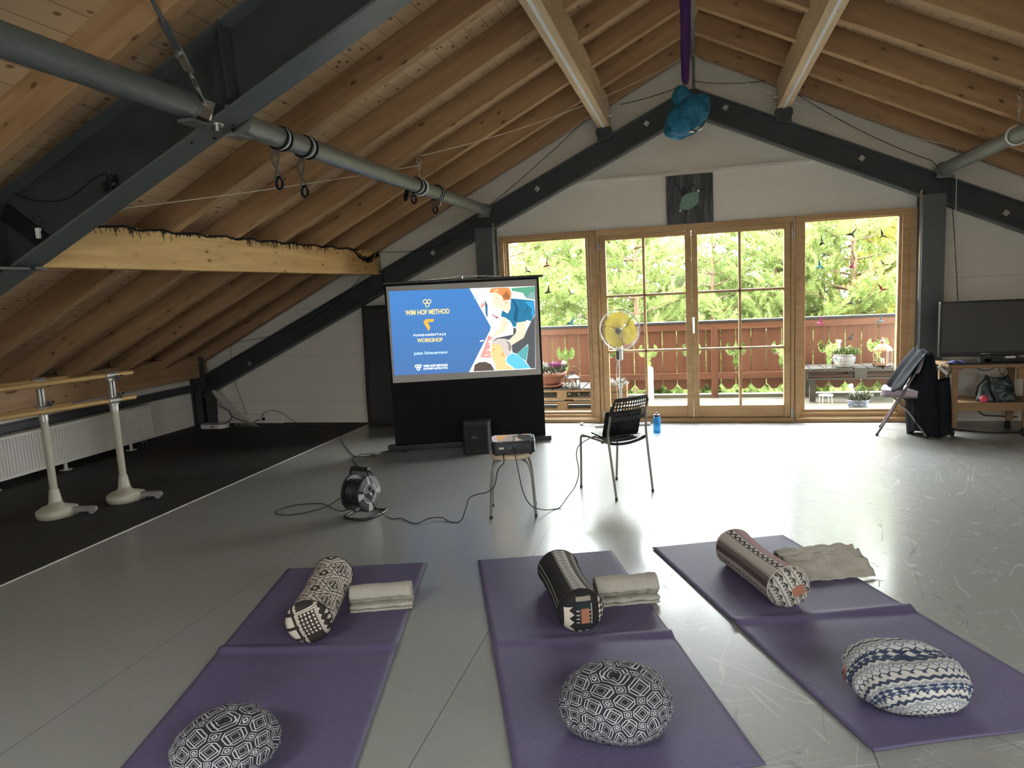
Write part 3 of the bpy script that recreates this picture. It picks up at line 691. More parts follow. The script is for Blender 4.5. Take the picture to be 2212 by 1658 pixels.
mb.flat([(430, 1238), (455, 1230), (475, 1228), (468, 1240), (445, 1252), (425, 1258)], pf2, 0)
mb.build('dancer_figure', [dk], t, 'black painted silhouette')
MB().flat([(284, 1288), (312, 1270), (350, 1258), (400, 1252), (436, 1262), (430, 1300), (432, 1340), (400, 1365), (365, 1392), (330, 1398), (300, 1388), (275, 1395), (262, 1370), (275, 1330)], lambda a, b: pf2(a, b)).build('tutu', gr, t, 'pale green painted skirt')
MB().flat([(262, 1390), (276, 1385), (280, 1405), (266, 1415)], pf2).flat([(418, 1236), (440, 1238), (442, 1254), (420, 1256)], lambda a, b: V(pf2(a, b)) - V((0, .0006, 0))).build('white_accents', wh, t)
# ------------------------------------------------------------------ lettering helper
def letters(name, s, m, parent, w, h, fn, off=.0, label=None, sp=1.0):
    """text laid out in the plane given by fn(a, b); w x h is its full size, centred on 0,0"""
    cu = bpy.data.curves.new(name, 'FONT'); cu.body = s; cu.size = 1; cu.offset = off; cu.space_character = sp; cu.resolution_u = 3
    o = bpy.data.objects.new(name, cu); COL.objects.link(o)
    dg = bpy.context.evaluated_depsgraph_get(); me = bpy.data.meshes.new_from_object(o.evaluated_get(dg))
    bpy.data.objects.remove(o)
    xs = [v.co.x for v in me.vertices]; ys = [v.co.y for v in me.vertices]
    cx = (max(xs) + min(xs)) / 2; cy = (max(ys) + min(ys)) / 2; sx = w / (max(xs) - min(xs)); sy = h / (max(ys) - min(ys))
    for v in me.vertices: v.co = V(fn((v.co.x - cx) * sx, (v.co.y - cy) * sy))
    me.materials.clear(); me.materials.append(m)
    q = bpy.data.objects.new(name, me); COL.objects.link(q); q.parent = parent
    if label: q['label'] = label
    return q
def rrect(x0, x1, y0, y1, r, n=5):
    P = []
    for cx, cy, a0 in ((x1 - r, y1 - r, 0), (x0 + r, y1 - r, pi / 2), (x0 + r, y0 + r, pi), (x1 - r, y0 + r, 3 * pi / 2)):
        P += [(cx + r * cos(a0 + pi / 2 * i / n), cy + r * sin(a0 + pi / 2 * i / n)) for i in range(n + 1)]
    return P

# ------------------------------------------------------------------ projection screen
ang = math.atan2(.52, 1.52)
t = thing('projection_screen', 'portable pull-up projection screen showing a blue workshop slide', 'projection screen', (-3.05, 6.66, 0), ang)
MB().box(-.075, 1.64, -.05, .05, .012, .062).box(-.07, 1.635, -.056, -.05, .028, .036).build('base_case', m_black, t, bevel=.008)
for x in (.1, 1.45): MB().box(x - .02, x + .02, -.12, .12, 0, .014).build('foot', m_black, t, bevel=.003)
MB().box(-.0, 1.585, -.003, .003, .06, 1.728).build('black_cloth', m_blackm, t)
MB().box(-.012, 1.63, -.02, .02, 1.724, 1.748).build('top_bar', m_black, t, bevel=.006)
MB().tube([(.80, .0, 1.748), (.80, 0, 1.775)], .009).tube(smoothpath([(.35, .03, 1.752), (.6, .02, 1.76), (.80, .01, 1.775), (1.0, .02, 1.765), (1.2, .03, 1.752)], 6), .004).build('carry_handle', m_chrome, t)
m_scr = simple('screen_white', (.52, .50, .47), .85, var=.03)
MB().box(.022, 1.565, -.006, -.0035, .715, 1.705).build('white_fabric', m_scr, t, 'white projection cloth')
E_ = {}  # the projected light is put in as emission of the slide colours
def em(k, c, s=1.0):
    E_[k] = emis('slide_' + k, c, s); return E_[k]
# blue slide ground, a little brighter at the top centre like the shown slide artwork
Mb = Mat('slide_blue', .6, color=(.02, .02, .02)); Mb.b.inputs['Specular IOR Level'].default_value = 0
x_, y_, z_ = Mb.xyz(Mb.coord())
f_ = ((z_ - .79) / .85).clamp(); cc = Mb.mix(f_, (.065, .155, .36), (.055, .19, .47)); Mb.set('Emission Color', cc); Mb.b.inputs['Emission Strength'].default_value = .52
slide = dict(hair=('orange', (.62, .24, .08)), face=('skin', (.95, .62, .46)), shirt=('shirt', (.025, .165, .30)), armA=('skin', 0), armB=('skin', 0), pants=('grey', (.085, .09, .095)),
             pants2=('grey', (.085, .09, .095)), pants3=('grey', (.085, .09, .095)), hairB=('silver', (.55, .50, .45)), faceB=('tan', (.95, .55, .25)), towel=('cyan', (.12, .50, .72)), teal=('teal', (.10, .36, .38)), red=('rose', (.80, .30, .27)),
             dark=('hairdark', (.10, .075, .06)), armC=('rose2', (.85, .32, .22)), green=('leaf', (.10, .33, .22)), stone=('stone', (.22, .36, .36)), blue2=('navy', (.03, .12, .24)))
PO = {'hair':[[1.066,1.589],[1.089,1.634],[1.175,1.638],[1.275,1.631],[1.297,1.577],[1.283,1.507],[1.211,1.5],[1.199,1.547],[1.144,1.592]],'face':[[1.101,1.594],[1.144,1.592],[1.199,1.547],[1.225,1.496],[1.275,1.5],[1.285,1.471],[1.274,1.401],[1.258,1.366],[1.226,1.382],[1.178,1.427],[1.128,1.426],[1.108,1.452],[1.116,1.473],[1.082,1.493],[1.104,1.516]],'shirt':[[1.287,1.521],[1.383,1.509],[1.455,1.498],[1.526,1.487],[1.531,1.351],[1.487,1.275],[1.438,1.292],[1.43,1.278],[1.335,1.269],[1.326,1.226],[1.297,1.228],[1.271,1.287],[1.223,1.325],[1.174,1.342],[1.191,1.405],[1.247,1.367],[1.278,1.415]],'armA':[[1.187,1.327],[1.244,1.317],[1.236,1.231],[1.208,1.183],[1.12,1.137],[1.07,1.154],[1.153,1.221]],'armB':[[1.335,1.269],[1.434,1.285],[1.424,1.163],[1.4,1.107],[1.288,1.048],[1.259,1.043],[1.24,1.087],[1.315,1.155],[1.332,1.197]],'pants':[[1.297,1.221],[1.325,1.212],[1.328,1.183],[1.315,1.155],[1.247,1.094],[1.176,1.112],[1.059,1.083],[1.119,1.123],[1.293,1.149]],'pants2':[[1.487,1.275],[1.53,1.337],[1.508,0.782],[1.46,0.784],[1.416,0.853],[1.445,0.996],[1.44,1.04],[1.40,1.107],[1.432,1.177]],'pants3':[[1.40,1.107],[1.44,1.04],[1.319,0.945],[1.277,0.962],[1.266,1.035],[1.288,1.048]],'hairB':[[1.058,1.054],[1.074,1.089],[1.133,1.115],[1.205,1.111],[1.253,1.072],[1.276,1.02],[1.262,0.963],[1.223,0.915],[1.202,0.93],[1.176,0.975],[1.172,1.033],[1.116,1.065]],'faceB':[[1.058,1.054],[1.116,1.065],[1.172,1.033],[1.176,0.975],[1.202,0.93],[1.205,0.843],[1.289,0.787],[1.101,0.784],[1.077,0.887],[1.05,0.925],[1.06,0.96],[1.038,0.969],[1.062,1.011]],'towel':[[1.216,0.915],[1.269,0.956],[1.319,0.938],[1.395,0.868],[1.457,0.788],[1.297,0.787],[1.206,0.865]],'teal':[[1.319,0.945],[1.436,1.033],[1.445,0.996],[1.413,0.86],[1.354,0.907]],'red':[[1.034,1.156],[1.083,1.125],[1.023,1.085],[1.058,1.069],[1.033,0.998],[1.046,0.976],[1.05,0.925],[0.993,0.921],[0.935,0.932],[0.984,1.03]],'dark':[[0.859,0.788],[0.874,0.856],[0.925,0.881],[0.99,0.881],[1.046,0.853],[1.079,0.785]],'armC':[[0.966,1.46],[1.011,1.507],[1.019,1.464],[0.979,1.438],[1.03,1.342],[1.017,1.35]],'green':[[1.296,1.627],[1.542,1.632],[1.538,1.497],[1.448,1.513],[1.415,1.571],[1.302,1.598]],'stone':[[1.487,1.567],[1.539,1.579],[1.538,1.497],[1.448,1.513]],'blue2':[[1.019,1.528],[1.044,1.463],[1.037,1.328],[1.018,1.379]],'arrow':[[0.375,1.328],[0.402,1.355],[0.486,1.352],[0.474,1.324],[0.417,1.324],[0.442,1.268],[0.422,1.233]]}
MB().flat([(.047, 1.657), (.868, 1.645), (1.064, 1.241), (1.055, 1.205), (.812, .782), (.041, .793)], lambda a, b: (a, -.0068, b)).build('slide_ground', Mb.m, t, 'blue projected slide')
mats = []; idx = {}
def mi_(k, c):
    if k not in idx: idx[k] = len(mats); mats.append(em(k, c))
    return idx[k]
pic = MB(); pic.flat([(.868, 1.645), (1.541, 1.635), (1.511, .777), (.812, .782), (1.055, 1.205), (1.064, 1.241)], lambda a, b: (a, -.0068, b), mi_('white', (.93, .97, 1.0)))
lay = .0075
for k in ('green', 'stone', 'blue2', 'armC', 'red', 'teal', 'pants2', 'pants3', 'pants', 'face', 'hair', 'armA', 'armB', 'shirt', 'towel', 'faceB', 'hairB', 'dark'):
    nm, c = slide[k]; i = mi_(nm, c if c else (1, 1, 1)); pic.flat(PO[k], lambda a, b, L=lay: (a, -L, b), i); lay += .0003
def em_patch(poly, k, c):
    global lay
    pic.flat(poly, lambda a, b, L=lay: (a, -L, b), mi_(k, c)); lay += .0003
# shading shapes of the pictured clothes and faces
em_patch([(1.30, 1.30), (1.33, 1.42), (1.30, 1.50), (1.31, 1.51), (1.36, 1.42), (1.34, 1.28)], 'shirt_dark', (.015, .09, .17))
em_patch([(1.40, 1.30), (1.44, 1.40), (1.50, 1.47), (1.44, 1.38)], 'shirt_dark', 0)
em_patch([(1.43, 1.48), (1.52, 1.48), (1.525, 1.36), (1.49, 1.31), (1.50, 1.40)], 'shirt_light', (.04, .30, .55))
em_patch([(1.20, 1.55), (1.25, 1.60), (1.28, 1.54), (1.26, 1.51), (1.22, 1.52)], 'hair_dark', (.33, .13, .05))
em_patch([(1.10, 1.60), (1.14, 1.625), (1.18, 1.62), (1.14, 1.60)], 'hair_light', (.85, .50, .25))
em_patch([(1.225, 1.49), (1.24, 1.50), (1.245, 1.475), (1.232, 1.462)], 'ear', (.75, .36, .24))
em_patch([(1.13, 1.53), (1.15, 1.535), (1.15, 1.528), (1.13, 1.524)], 'ear', 0)
em_patch([(1.16, .96), (1.18, .975), (1.185, .93), (1.165, .925)], 'ear2', (.75, .33, .12))
em_patch([(1.07, 1.01), (1.10, 1.015), (1.10, 1.005), (1.075, 1.0)], 'ear2', 0)
em_patch([(1.21, 1.10), (1.25, 1.07), (1.27, 1.02), (1.255, .97), (1.235, 1.0), (1.235, 1.05)], 'silver_dark', (.27, .24, .22))
em_patch([(1.13, 1.32), (1.09, 1.36), (1.085, 1.38), (1.12, 1.345), (1.16, 1.34)], 'maroon', (.30, .10, .10))
for a, b, l in ((.91, 1.10, .05), (.97, 1.0, .04), (1.0, 1.06, .03), (.95, .95, .05), (1.01, .95, .02)):
    em_patch([(a + .03, b - .01), (a + .03 + l, b), (a + .03 + l * .8, b + .012), (a + .035, b + .006)], 'rose_light', (.95, .62, .60))
pic.build('slide_picture', mats, t, 'projected picture of a bending man and a kneeling man')
gold = em('gold', (.92, .66, .22)); white = em('lettering', (.95, .97, 1.0)); orange = em('arrow', (.95, .40, .05)); cyan = em('cyanletter', (.60, .88, 1.0))
TL = -.012
def tf(cx, cz): return lambda a, b: (cx + a, -.0072, cz + b + TL * a)
letters('title_lettering', 'WIM HOF METHOD', gold, t, .452, .052, tf(.423, 1.428), .025)
letters('slide_lettering', 'FUNDAMENTALS', white, t, .33, .022, tf(.432, 1.194), .04, sp=1.35)
letters('slide_lettering', 'WORKSHOP', gold, t, .262, .042, tf(.430, 1.139), .025)
letters('slide_lettering', 'Julian Scheuermann', cyan, t, .345, .040, tf(.428, 1.004), .012)
letters('slide_lettering', 'WIM HOF METHOD', white, t, .254, .026, tf(.470, .872), .035)
letters('slide_lettering', 'CERTIFIED INSTRUCTOR', white, t, .254, .018, tf(.468, .843), .035)
letters('slide_lettering', 'COLD', em('tealletter', (.10, .45, .55)), t, .05, .017, lambda a, b: (.93 + a, -.0074, 1.571 + b), .03)
letters('slide_lettering', 'MY', E_['tealletter'], t, .045, .024, lambda a, b: (.928 + a, -.0074, 1.540 + b), .04)
MB().flat(PO['arrow'], lambda a, b: (a, -.0072, b)).build('arrow_mark', orange, t)
def hexes(name, cx, cz, r, m, w):
    mb = MB()
    for dx, dz in ((-.866, .5), (.866, .5), (0, -1.0)):
        X0 = cx + dx * r * 1.0; Z0 = cz + dz * r * 1.0
        o = [(X0 + r * 1.08 * sin(a), Z0 + r * 1.08 * cos(a)) for a in [i * pi / 3 for i in range(6)]]; n = [(X0 + r * w * sin(a), Z0 + r * w * cos(a)) for a in [i * pi / 3 for i in range(6)]]
        for i in range(6): mb.add([(p[0], -.0072, p[1]) for p in (o[i], o[(i + 1) % 6], n[(i + 1) % 6], n[i])], [(0, 1, 2, 3)])
    mb.build(name, m, t)
hexes('hexagon_mark', .427, 1.523, .0235, gold, .72); hexes('hexagon_mark', .292, .867, .019, white, .5)

# ------------------------------------------------------------------ stool and projector
m_seat = simple('cream_stool_seat', (.58, .47, .33), .5, var=.05); m_legs = simple('grey_tube', (.20, .19, .17), .35, .3, var=.1)
sa = .235
t = thing('stool', 'round cream seated stool with four grey metal legs carrying the projector', 'stool', (-1.30, 4.80, 0), sa)
MB().lathe([(0, .408), (.13, .410), (.150, .418), (.158, .432), (.155, .445), (.14, .452), (0, .452)], n=40, caps=False).build('seat', m_seat, t)
for sx in (-1, 1):
    for sy in (-1, 1):
        P = smoothpath([(sx * .075, sy * .075, .408), (sx * .118, sy * .110, .385), (sx * .142, sy * .126, .30), (sx * .152, sy * .134, .16), (sx * .160, sy * .142, .012)], 6)
        lg = MB().tube(P, .0095, 10).build('leg', m_legs, t); MB().cyl((sx * .160, sy * .142, 0), (sx * .160, sy * .142, .02), .0115, n=10).build('foot_cap', m_black, lg)
t = thing('projector', 'black projector on the cream stool, its top mirroring the bright slide', 'projector', (-1.275, 4.775, .452), .27)
m_ptop = Mat('glossy_projector_top', .04, spec=1., color=(.02, .02, .022)); m_ptop.b.inputs['IOR'].default_value = 2.2; m_ptop = m_ptop.m
P_ = rrect(-.15, .15, -.115, .115, .03)
bd = MB().prism(P_, .014, .096, lambda a, b, z: (a * (1 + .03 * (z > .05)), b, z)).build('body', m_black, t, bevel=.006)
MB().prism(rrect(-.149, .149, -.113, .113, .03), .0962, .104, lambda a, b, z: (a, b, z - .05 * max(0, abs(a) - .13))).build('top_cover', m_ptop, t, 'glossy top panel', bevel=.003)
MB().box(.148, .1575, -.105, .10, .03, .10).build('side_panel', m_white, t, 'white side edge', bevel=.003)
for x in (-.12, .12): MB().cyl((x, -.095, 0), (x, -.095, .018), .010).build('foot', m_black, t)
MB().cyl((0, .09, 0), (0, .09, .018), .010).build('foot', m_black, t)
MB().box(-.115, .125, -.118, -.1145, .045, .088).build('port_panel', simple('port_panel_grey', (.022, .022, .026), .35), t)
MB().box(-.10, -.066, -.1195, -.117, .05, .063).box(-.096, -.070, -.1205, -.119, .0535, .0595).build('vga_socket', m_zinc, t)
mb = MB()
for x, z in ((-.018, .075), (.004, .076), (.018, .076), (-.028, .056), (-.018, .056), (.004, .059)): mb.cyl((x, -.117, z), (x, -.121, z), .0028, n=8)
mb.build('audio_socket', m_zinc, t)
MB().cyl((.06, .113, .06), (.06, .135, .06), .026).build('lens', m_ptop, t)
letters('panel_lettering', 'VGA', simple('faint_grey', (.10, .10, .10)), t, .02, .006, lambda a, b: (.10 + a, -.1185, .07 + b))

# ------------------------------------------------------------------ perforated chair
m_adde = simple('dark_grey_plastic', (.022, .021, .020), .45, var=.1)
m_chleg = simple('warm_grey_steel_tube', (.24, .22, .19), .4, .2, var=.1)
def perforated(fn, nu, nv, hole, solid_cols=1, th=.004, skip=None, hl=None):
    """panel of nu x nv cells; a cell has a round hole unless at the border"""
    mb = MB(); k = 8
    for sgn in (0, 1):
        for i in range(nu):
            for j in range(nv):
                u0, u1, v0, v1 = i / nu, (i + 1) / nu, j / nv, (j + 1) / nv
                solid = i < solid_cols or i >= nu - solid_cols or j < 1 or j >= nv - 1 or (skip and skip(i, j))
                if solid:
                    if sgn: vs = [fn(u, v, th) for u, v in ((u0, v0), (u0, v1), (u1, v1), (u1, v0))]
                    else: vs = [fn(u, v, 0) for u, v in ((u0, v0), (u1, v0), (u1, v1), (u0, v1))]
                    mb.add(vs, [(0, 1, 2, 3)]); continue
                uc, vc = (u0 + u1) / 2, (v0 + v1) / 2; du, dv = (u1 - u0) / 2, (v1 - v0) / 2
                inn = []; out = []
                for q in range(k):
                    a = 2 * pi * (q + .5) / k; c, s = cos(a), sin(a); m = max(abs(c), abs(s))
                    inn.append((uc + du * hole * c, vc + dv * hole * s)); out.append((uc + du * c / m, vc + dv * s / m))
                tt = th if sgn else 0
                vs = [fn(u, v, tt) for u, v in inn + out]
                mb.add(vs, [((q, q + k, (q + 1) % k + k, (q + 1) % k) if sgn else (q, (q + 1) % k, (q + 1) % k + k, q + k)) for q in range(k)])
                # corners of the cell
                for cu, cv, q0 in ((u1, v1, 0), (u0, v1, 2), (u0, v0, 4), (u1, v0, 6)):
                    a, b = out[q0], out[q0 + 1]; mb.add([fn(*a, tt), fn(cu, cv, tt), fn(*b, tt)], [(0, 1, 2)])
                if sgn:
                    w = [fn(u, v, 0) for u, v in inn] + [fn(u, v, th) for u, v in inn]
                    mb.add(w, [(q, (q + 1) % k, (q + 1) % k + k, q + k) for q in range(k)])
    # rim
    E2 = [(i / nu, 0) for i in range(nu)] + [(1, j / nv) for j in range(nv)] + [(1 - i / nu, 1) for i in range(nu)] + [(0, 1 - j / nv) for j in range(nv)]
    n = len(E2); w = [fn(u, v, 0) for u, v in E2] + [fn(u, v, th) for u, v in E2]
    mb.add(w, [(q, (q + 1) % n, (q + 1) % n + n, q + n) for q in range(n)])
    return mb
ca = math.atan2(.70, .715)  # direction of the chair's width in plan
t = thing('chair', 'dark grey perforated plastic chair with grey tube legs holding a laptop', 'chair', (-.625, 5.425, 0), ca)
# local: x width, y forward (towards the screen), rear legs at -y
def backp(u, v, h):
    w = .186 - .012 * v; x = (u - .5) * 2
    cut = max(0, abs(x) - .80) / .2; z = .585 + v * .185 - (.045 * cut ** 2.2) * (v > .5) * (v - .5) * 2
    y = -.165 - .055 * v - .035 * (1 - x * x) + h
    return (x * w, y, z)
MB_ = perforated(backp, 15, 7, .74); MB_.build('backrest', m_adde, t)
def seatp(u, v, h):
    x = (u - .5) * 2; y = -.165 + v * .36
    z = .442 - .018 * (1 - x * x) - .010 * sin(pi * v) - (max(0, v - .85) / .15) ** 2 * .02 - h
    return (x * .183, y, z)
perforated(seatp, 15, 14, .66).build('seat', m_adde, t)
MB().grid(lambda u, v: ((u - .5) * .366, -.160 + .006 * sin(pi * u), .437 - .028 * (1 - (2 * u - 1) ** 2) - v * .022), 12, 2).build('seat_skirt', m_adde, t, solid=.004)
for s in (-1, 1):
    MB().tube(smoothpath([(s * .18, .215, .012), (s * .182, .200, .22), (s * .184, .190, .40), (s * .184, .172, .432), (s * .184, .14, .440), (s * .184, -.05, .432), (s * .184, -.165, .428)], 6), .0095, 10).build('leg', m_chleg, t)
    MB().tube(smoothpath([(s * .178, -.235, .012), (s * .184, -.175, .40), (s * .184, -.166, .50), (s * .178, -.176, .57), (s * .174, -.184, .63)], 6), .0095, 10).build('leg', m_chleg, t)
for x, y in ((-.18, .215), (.18, .215), (-.178, -.235), (.178, -.235)): MB().cyl((x, y, 0), (x, y, .02), .011).build('foot_cap', m_black, t)
MB().tube([(-.184, -.08, .415), (.184, -.08, .415)], .007).build('cross_tube', m_chleg, t)
# laptop
t = thing('laptop', 'open black laptop on the perforated chair, lid seen from behind', 'laptop', (-.575, 5.368, .4425), radians(32))
m_lap = simple('space_black', (.012, .013, .014), .35, .4, var=.05)
MB().prism(rrect(-.152, .152, -.01, .205, .012), .002, .014, lambda a, b, z: (a, b, z)).build('base', m_lap, t, bevel=.002)
kb = MB()
for i in range(13):
    for j in range(5): kb.box(-.128 + i * .0198, -.112 + i * .0198, .035 + j * .0195, .051 + j * .0195, .014, .0155)
kb.build('keyboard', simple('key_black', (.02, .02, .02), .4), t)
MB().box(-.05, .05, .135, .195, .014, .0145).build('trackpad', m_black, t)
la = radians(21)
lf = lambda a, b, h: (a, -.010 - b * sin(la) + h * cos(la), .012 + b * cos(la) + h * sin(la))
MB().prism(rrect(-.152, .152, 0, .215, .012), -.003, .003, lf).build('lid', m_lap, t, bevel=.001)
MB().prism(rrect(-.146, .146, .008, .208, .005), .0031, .0035, lf).build('display', m_black, t)
AP = [(0, -.011), (.006, -.010), (.010, -.004), (.0085, .001), (.0095, .006), (.005, .0085), (0, .007), (-.005, .0085), (-.010, .005), (-.0105, -.002), (-.006, -.010)]
MB().prism(AP, -.0032, -.0038, lambda a, b, h: lf(a, b + .11, h)).prism([(0, .009), (.004, .011), (.005, .016), (.001, .014)], -.0032, -.0038, lambda a, b, h: lf(a, b + .11, h)).build('lid_emblem', simple('emblem_black', (.002, .002, .002), .15), t)

# ------------------------------------------------------------------ cables on the floor
def cable(label, pts, r=.0038, name='power_cable', k=8):
    o = MB().tube(smoothpath(pts, k), r, 8).build(name, m_cable); return tag(o, label, 'cable')
cable('black cable running from the reel across the floor to the stool and projector', [(-2.36, 4.50, .215), (-2.33, 4.42, .235), (-2.27, 4.40, .22), (-2.21, 4.45, .10), (-2.15, 4.50, .02), (-2.08, 4.55, .006), (-2.02, 4.50, .005), (-1.92, 4.45, .006), (-1.86, 4.52, .02), (-1.78, 4.57, .015), (-1.69, 4.51, .005), (-1.62, 4.53, .01), (-1.60, 4.60, .08), (-1.585, 4.64, .14), (-1.52, 4.65, .17), (-1.45, 4.63, .19), (-1.385, 4.62, .24), (-1.355, 4.60, .34), (-1.335, 4.60, .38), (-1.30, 4.60, .42), (-1.315, 4.635, .475)], k=6)
cable('black cable hanging from projector down to the floor and up to the laptop', [(-1.245, 4.655, .515), (-1.225, 4.62, .49), (-1.20, 4.60, .36), (-1.17, 4.60, .20), (-1.13, 4.66, .09), (-1.07, 4.77, .03), (-1.02, 4.86, .006), (-.98, 4.90, .006), (-.94, 5.02, .05), (-.90, 5.15, .10), (-.875, 5.19, .20), (-.885, 5.17, .33), (-.87, 5.18, .40), (-.82, 5.24, .435), (-.755, 5.34, .452)], k=7)
cable('black extension cable from the wall socket over the dark floor to the cable reel', [(-5.63, 8.17, .065), (-5.62, 8.12, .10), (-5.56, 8.10, .16), (-5.42, 8.08, .19), (-5.25, 8.05, .15), (-5.08, 8.0, .06), (-4.9, 7.95, .008), (-4.6, 7.88, .006), (-4.35, 7.66, .006), (-4.1, 7.38, .006), (-3.85, 7.0, .006), (-3.6, 6.65, .006), (-3.42, 6.42, .006), (-3.33, 6.33, .012), (-3.22, 6.36, .014), (-3.20, 6.46, .010), (-3.28, 6.50, .006), (-3.36, 6.42, .010), (-3.36, 6.28, .006), (-3.2, 6.05, .006), (-2.97, 5.72, .006), (-2.72, 5.26, .01), (-2.56, 4.95, .08), (-2.45, 4.75, .28), (-2.36, 4.62, .325), (-2.31, 4.56, .29), (-2.30, 4.56, .25)], k=6)
cable('loose loop of black cable lying on the floor left of the reel', [(-2.50, 4.52, .15), (-2.60, 4.62, .12), (-2.72, 4.66, .05), (-2.84, 4.64, .012), (-2.98, 4.54, .006), (-3.10, 4.55, .006), (-3.15, 4.62, .006), (-3.09, 4.76, .006), (-2.98, 4.82, .006), (-2.86, 4.82, .006), (-2.72, 4.72, .006), (-2.60, 4.62, .02), (-2.50, 4.56, .06)], k=8)

# ------------------------------------------------------------------ cable reel
t = thing('cable_reel', 'black cable reel with sockets on a tube stand on the grey floor', 'cable reel', (-2.40, 4.60, 0), radians(-11))
m_reelg = simple('reel_grey_label', (.34, .34, .33), .45, var=.05); m_reelb = simple('reel_black', (.016, .016, .017), .38)
RC = V((0, 0, .175))
def ring(mb, x, r0, r1, a0, a1, w, n=10, mi=0):
    P = [(r1 * cos(a0 + (a1 - a0) * i / n), r1 * sin(a0 + (a1 - a0) * i / n)) for i in range(n + 1)] + [(r0 * cos(a1 + (a0 - a1) * i / n), r0 * sin(a1 + (a0 - a1) * i / n)) for i in range(n + 1)]
    mb.prism(P, x, x + w, lambda a, b, tt: (tt, RC.y + a, RC.z + b), mi)
def disc(name, x, lab=None):
    mb = MB(); mb.lathe([(.03, -.004), (.128, -.004), (.136, 0), (.136, .006), (.128, .008), (.03, .006)], n=40)
    mb.v = [(x + p[2], RC.y + p[0], RC.z + p[1]) for p in mb.v]; return mb.build(name, m_reelb, t, lab)
rear = disc('rear_flange', -.095); front = disc('front_flange', .055)
mb = MB()
for a in (.6, 2.6, 4.2): ring(mb, -.108, .085, .115, a, a + .22, .003)
mb.build('reflector', m_reelg, rear)
mb = MB().cyl(RC + V((-.09, 0, 0)), RC + V((.055, 0, 0)), .055, n=28); mb.build('drum', m_reelb, t)
mb = MB()
rnd = random.Random(2)
for k in range(11):
    for L in range(2): mb.tube([(-.078 + k * .0118 + rnd.uniform(-.002, .002), RC.y + (.085 + L * .012 + .004 * sin(a + k)) * cos(a), RC.z + (.085 + L * .012 + .004 * sin(2 * a + k)) * sin(a)) for a in [i * pi / 12 for i in range(24)]], .0062, 6, closed=True)
mb.build('wound_cable', m_cable, t)
mb = MB()
for a in (0, pi / 2, pi, 3 * pi / 2): ring(mb, .0625, .074, .132, a - .2, a + .2, .004)
ring(mb, .0625, .066, .076, 0, 2 * pi - .001, .005, 40)
mb.build('label_panel', m_reelg, front, 'grey cross-shaped label panel')
mb = MB().cyl(RC + V((.060, 0, 0)), RC + V((.070, 0, 0)), .064, n=32); hub = mb.build('socket_plate', simple('reel_darkgrey', (.045, .045, .045), .4), t)
for a in (pi / 2, 3 * pi / 2, .15 * pi / 2 + pi, -.0):
    p = RC + V((.0705, .031 * cos(a), .036 * sin(a))); MB().cyl(p - V((.001, 0, 0)), p + V((.003, 0, 0)), .0175, n=18).build('socket', m_blackm, hub)
MB().cyl(RC + V((.07, .0, 0)), RC + V((.08, 0, 0)), .006).build('centre_button', m_chrome, hub)
# tube stand: runs under the reel and up behind to the handle
P = smoothpath([(.105, .10, .30), (.105, .11, .18), (.105, .12, .05)], 4)
MB().tube([(.10, .13, .012), (-.10, .13, .012)], .009).tube(smoothpath([(-.11, .13, .02), (-.115, .12, .011), (-.118, -.02, .011), (-.10, -.10, .011), (-.05, -.125, .011), (.06, -.118, .011), (.10, -.08, .011), (.112, .0, .011), (.112, .10, .011), (.105, .13, .02)], 5), .011, 8).tube(smoothpath([(-.11, .03, .011), (-.125, .03, .10), (-.125, .03, .25), (-.118, .03, .32), (-.10, .03, .345)], 5), .010, 8).tube(smoothpath([(.04, .03, .345), (.075, .03, .32), (.078, .03, .30)], 5), .009, 8).build('tube_stand', m_reelb, t)
MB().cyl((-.105, .03, .345), (.05, .03, .345), .018, n=14).build('handle', m_reelb, t)
MB().box(-.10, .05, .024, .036, .30, .335).build('handle_web', simple('reel_web', (.10, .10, .10), .5), t)

# ------------------------------------------------------------------ speaker
t = thing('loudspeaker', 'black portable loudspeaker box standing in front of the projection screen', 'speaker', (-2.15, 6.665, 0), .19)
m_spk = simple('speaker_black', (.012, .012, .013), .55)
MB().prism(rrect(-.142, .142, -.13, .13, .035), .012, .318, lambda a, b, z: (a * (1 - .05 * abs(z - .16) / .16), b * (1 - .05 * (z > .2)), z)).build('cabinet', m_spk, t, bevel=.018)
MB().prism(rrect(-.115, .115, .035, .285, .03), -.138, -.130, lambda a, b, y: (a, y, b)).build('grille', simple('grille_black', (.018, .018, .019), .8, var=.4, sc=400), t, bevel=.004)
MB().box(-.125, .125, -.10, .10, .0, .016).build('base_rubber', m_blackm, t, bevel=.004)
MB().box(-.12, .12, -.08, .08, .312, .324).build('top_panel', m_black, t, bevel=.005)
letters('maker_lettering', 'JBL', simple('badge_grey', (.12, .12, .13), .4), t, .075, .034, lambda a, b: (a - .005, -.1385, .172 + b), .02)

# ------------------------------------------------------------------ bottle
t = thing('water_bottle', 'translucent blue drinking bottle with black cap on the floor by the doors', 'bottle', (-.41, 7.60, 0))
MB().lathe([(0, .002), (.036, .002), (.041, .01), (.042, .03), (.0405, .09), (.042, .12), (.041, .155), (.034, .175), (.031, .182)], n=28, caps=False).build('body', m_bluep, t)
MB().lathe([(.034, .178), (.036, .183), (.036, .196), (.030, .200), (.008, .203), (.008, .212)], n=24).build('cap', m_black, t)
MB().ball((0, 0, .218), .009).build('mouthpiece', m_white, t, 'white spout')

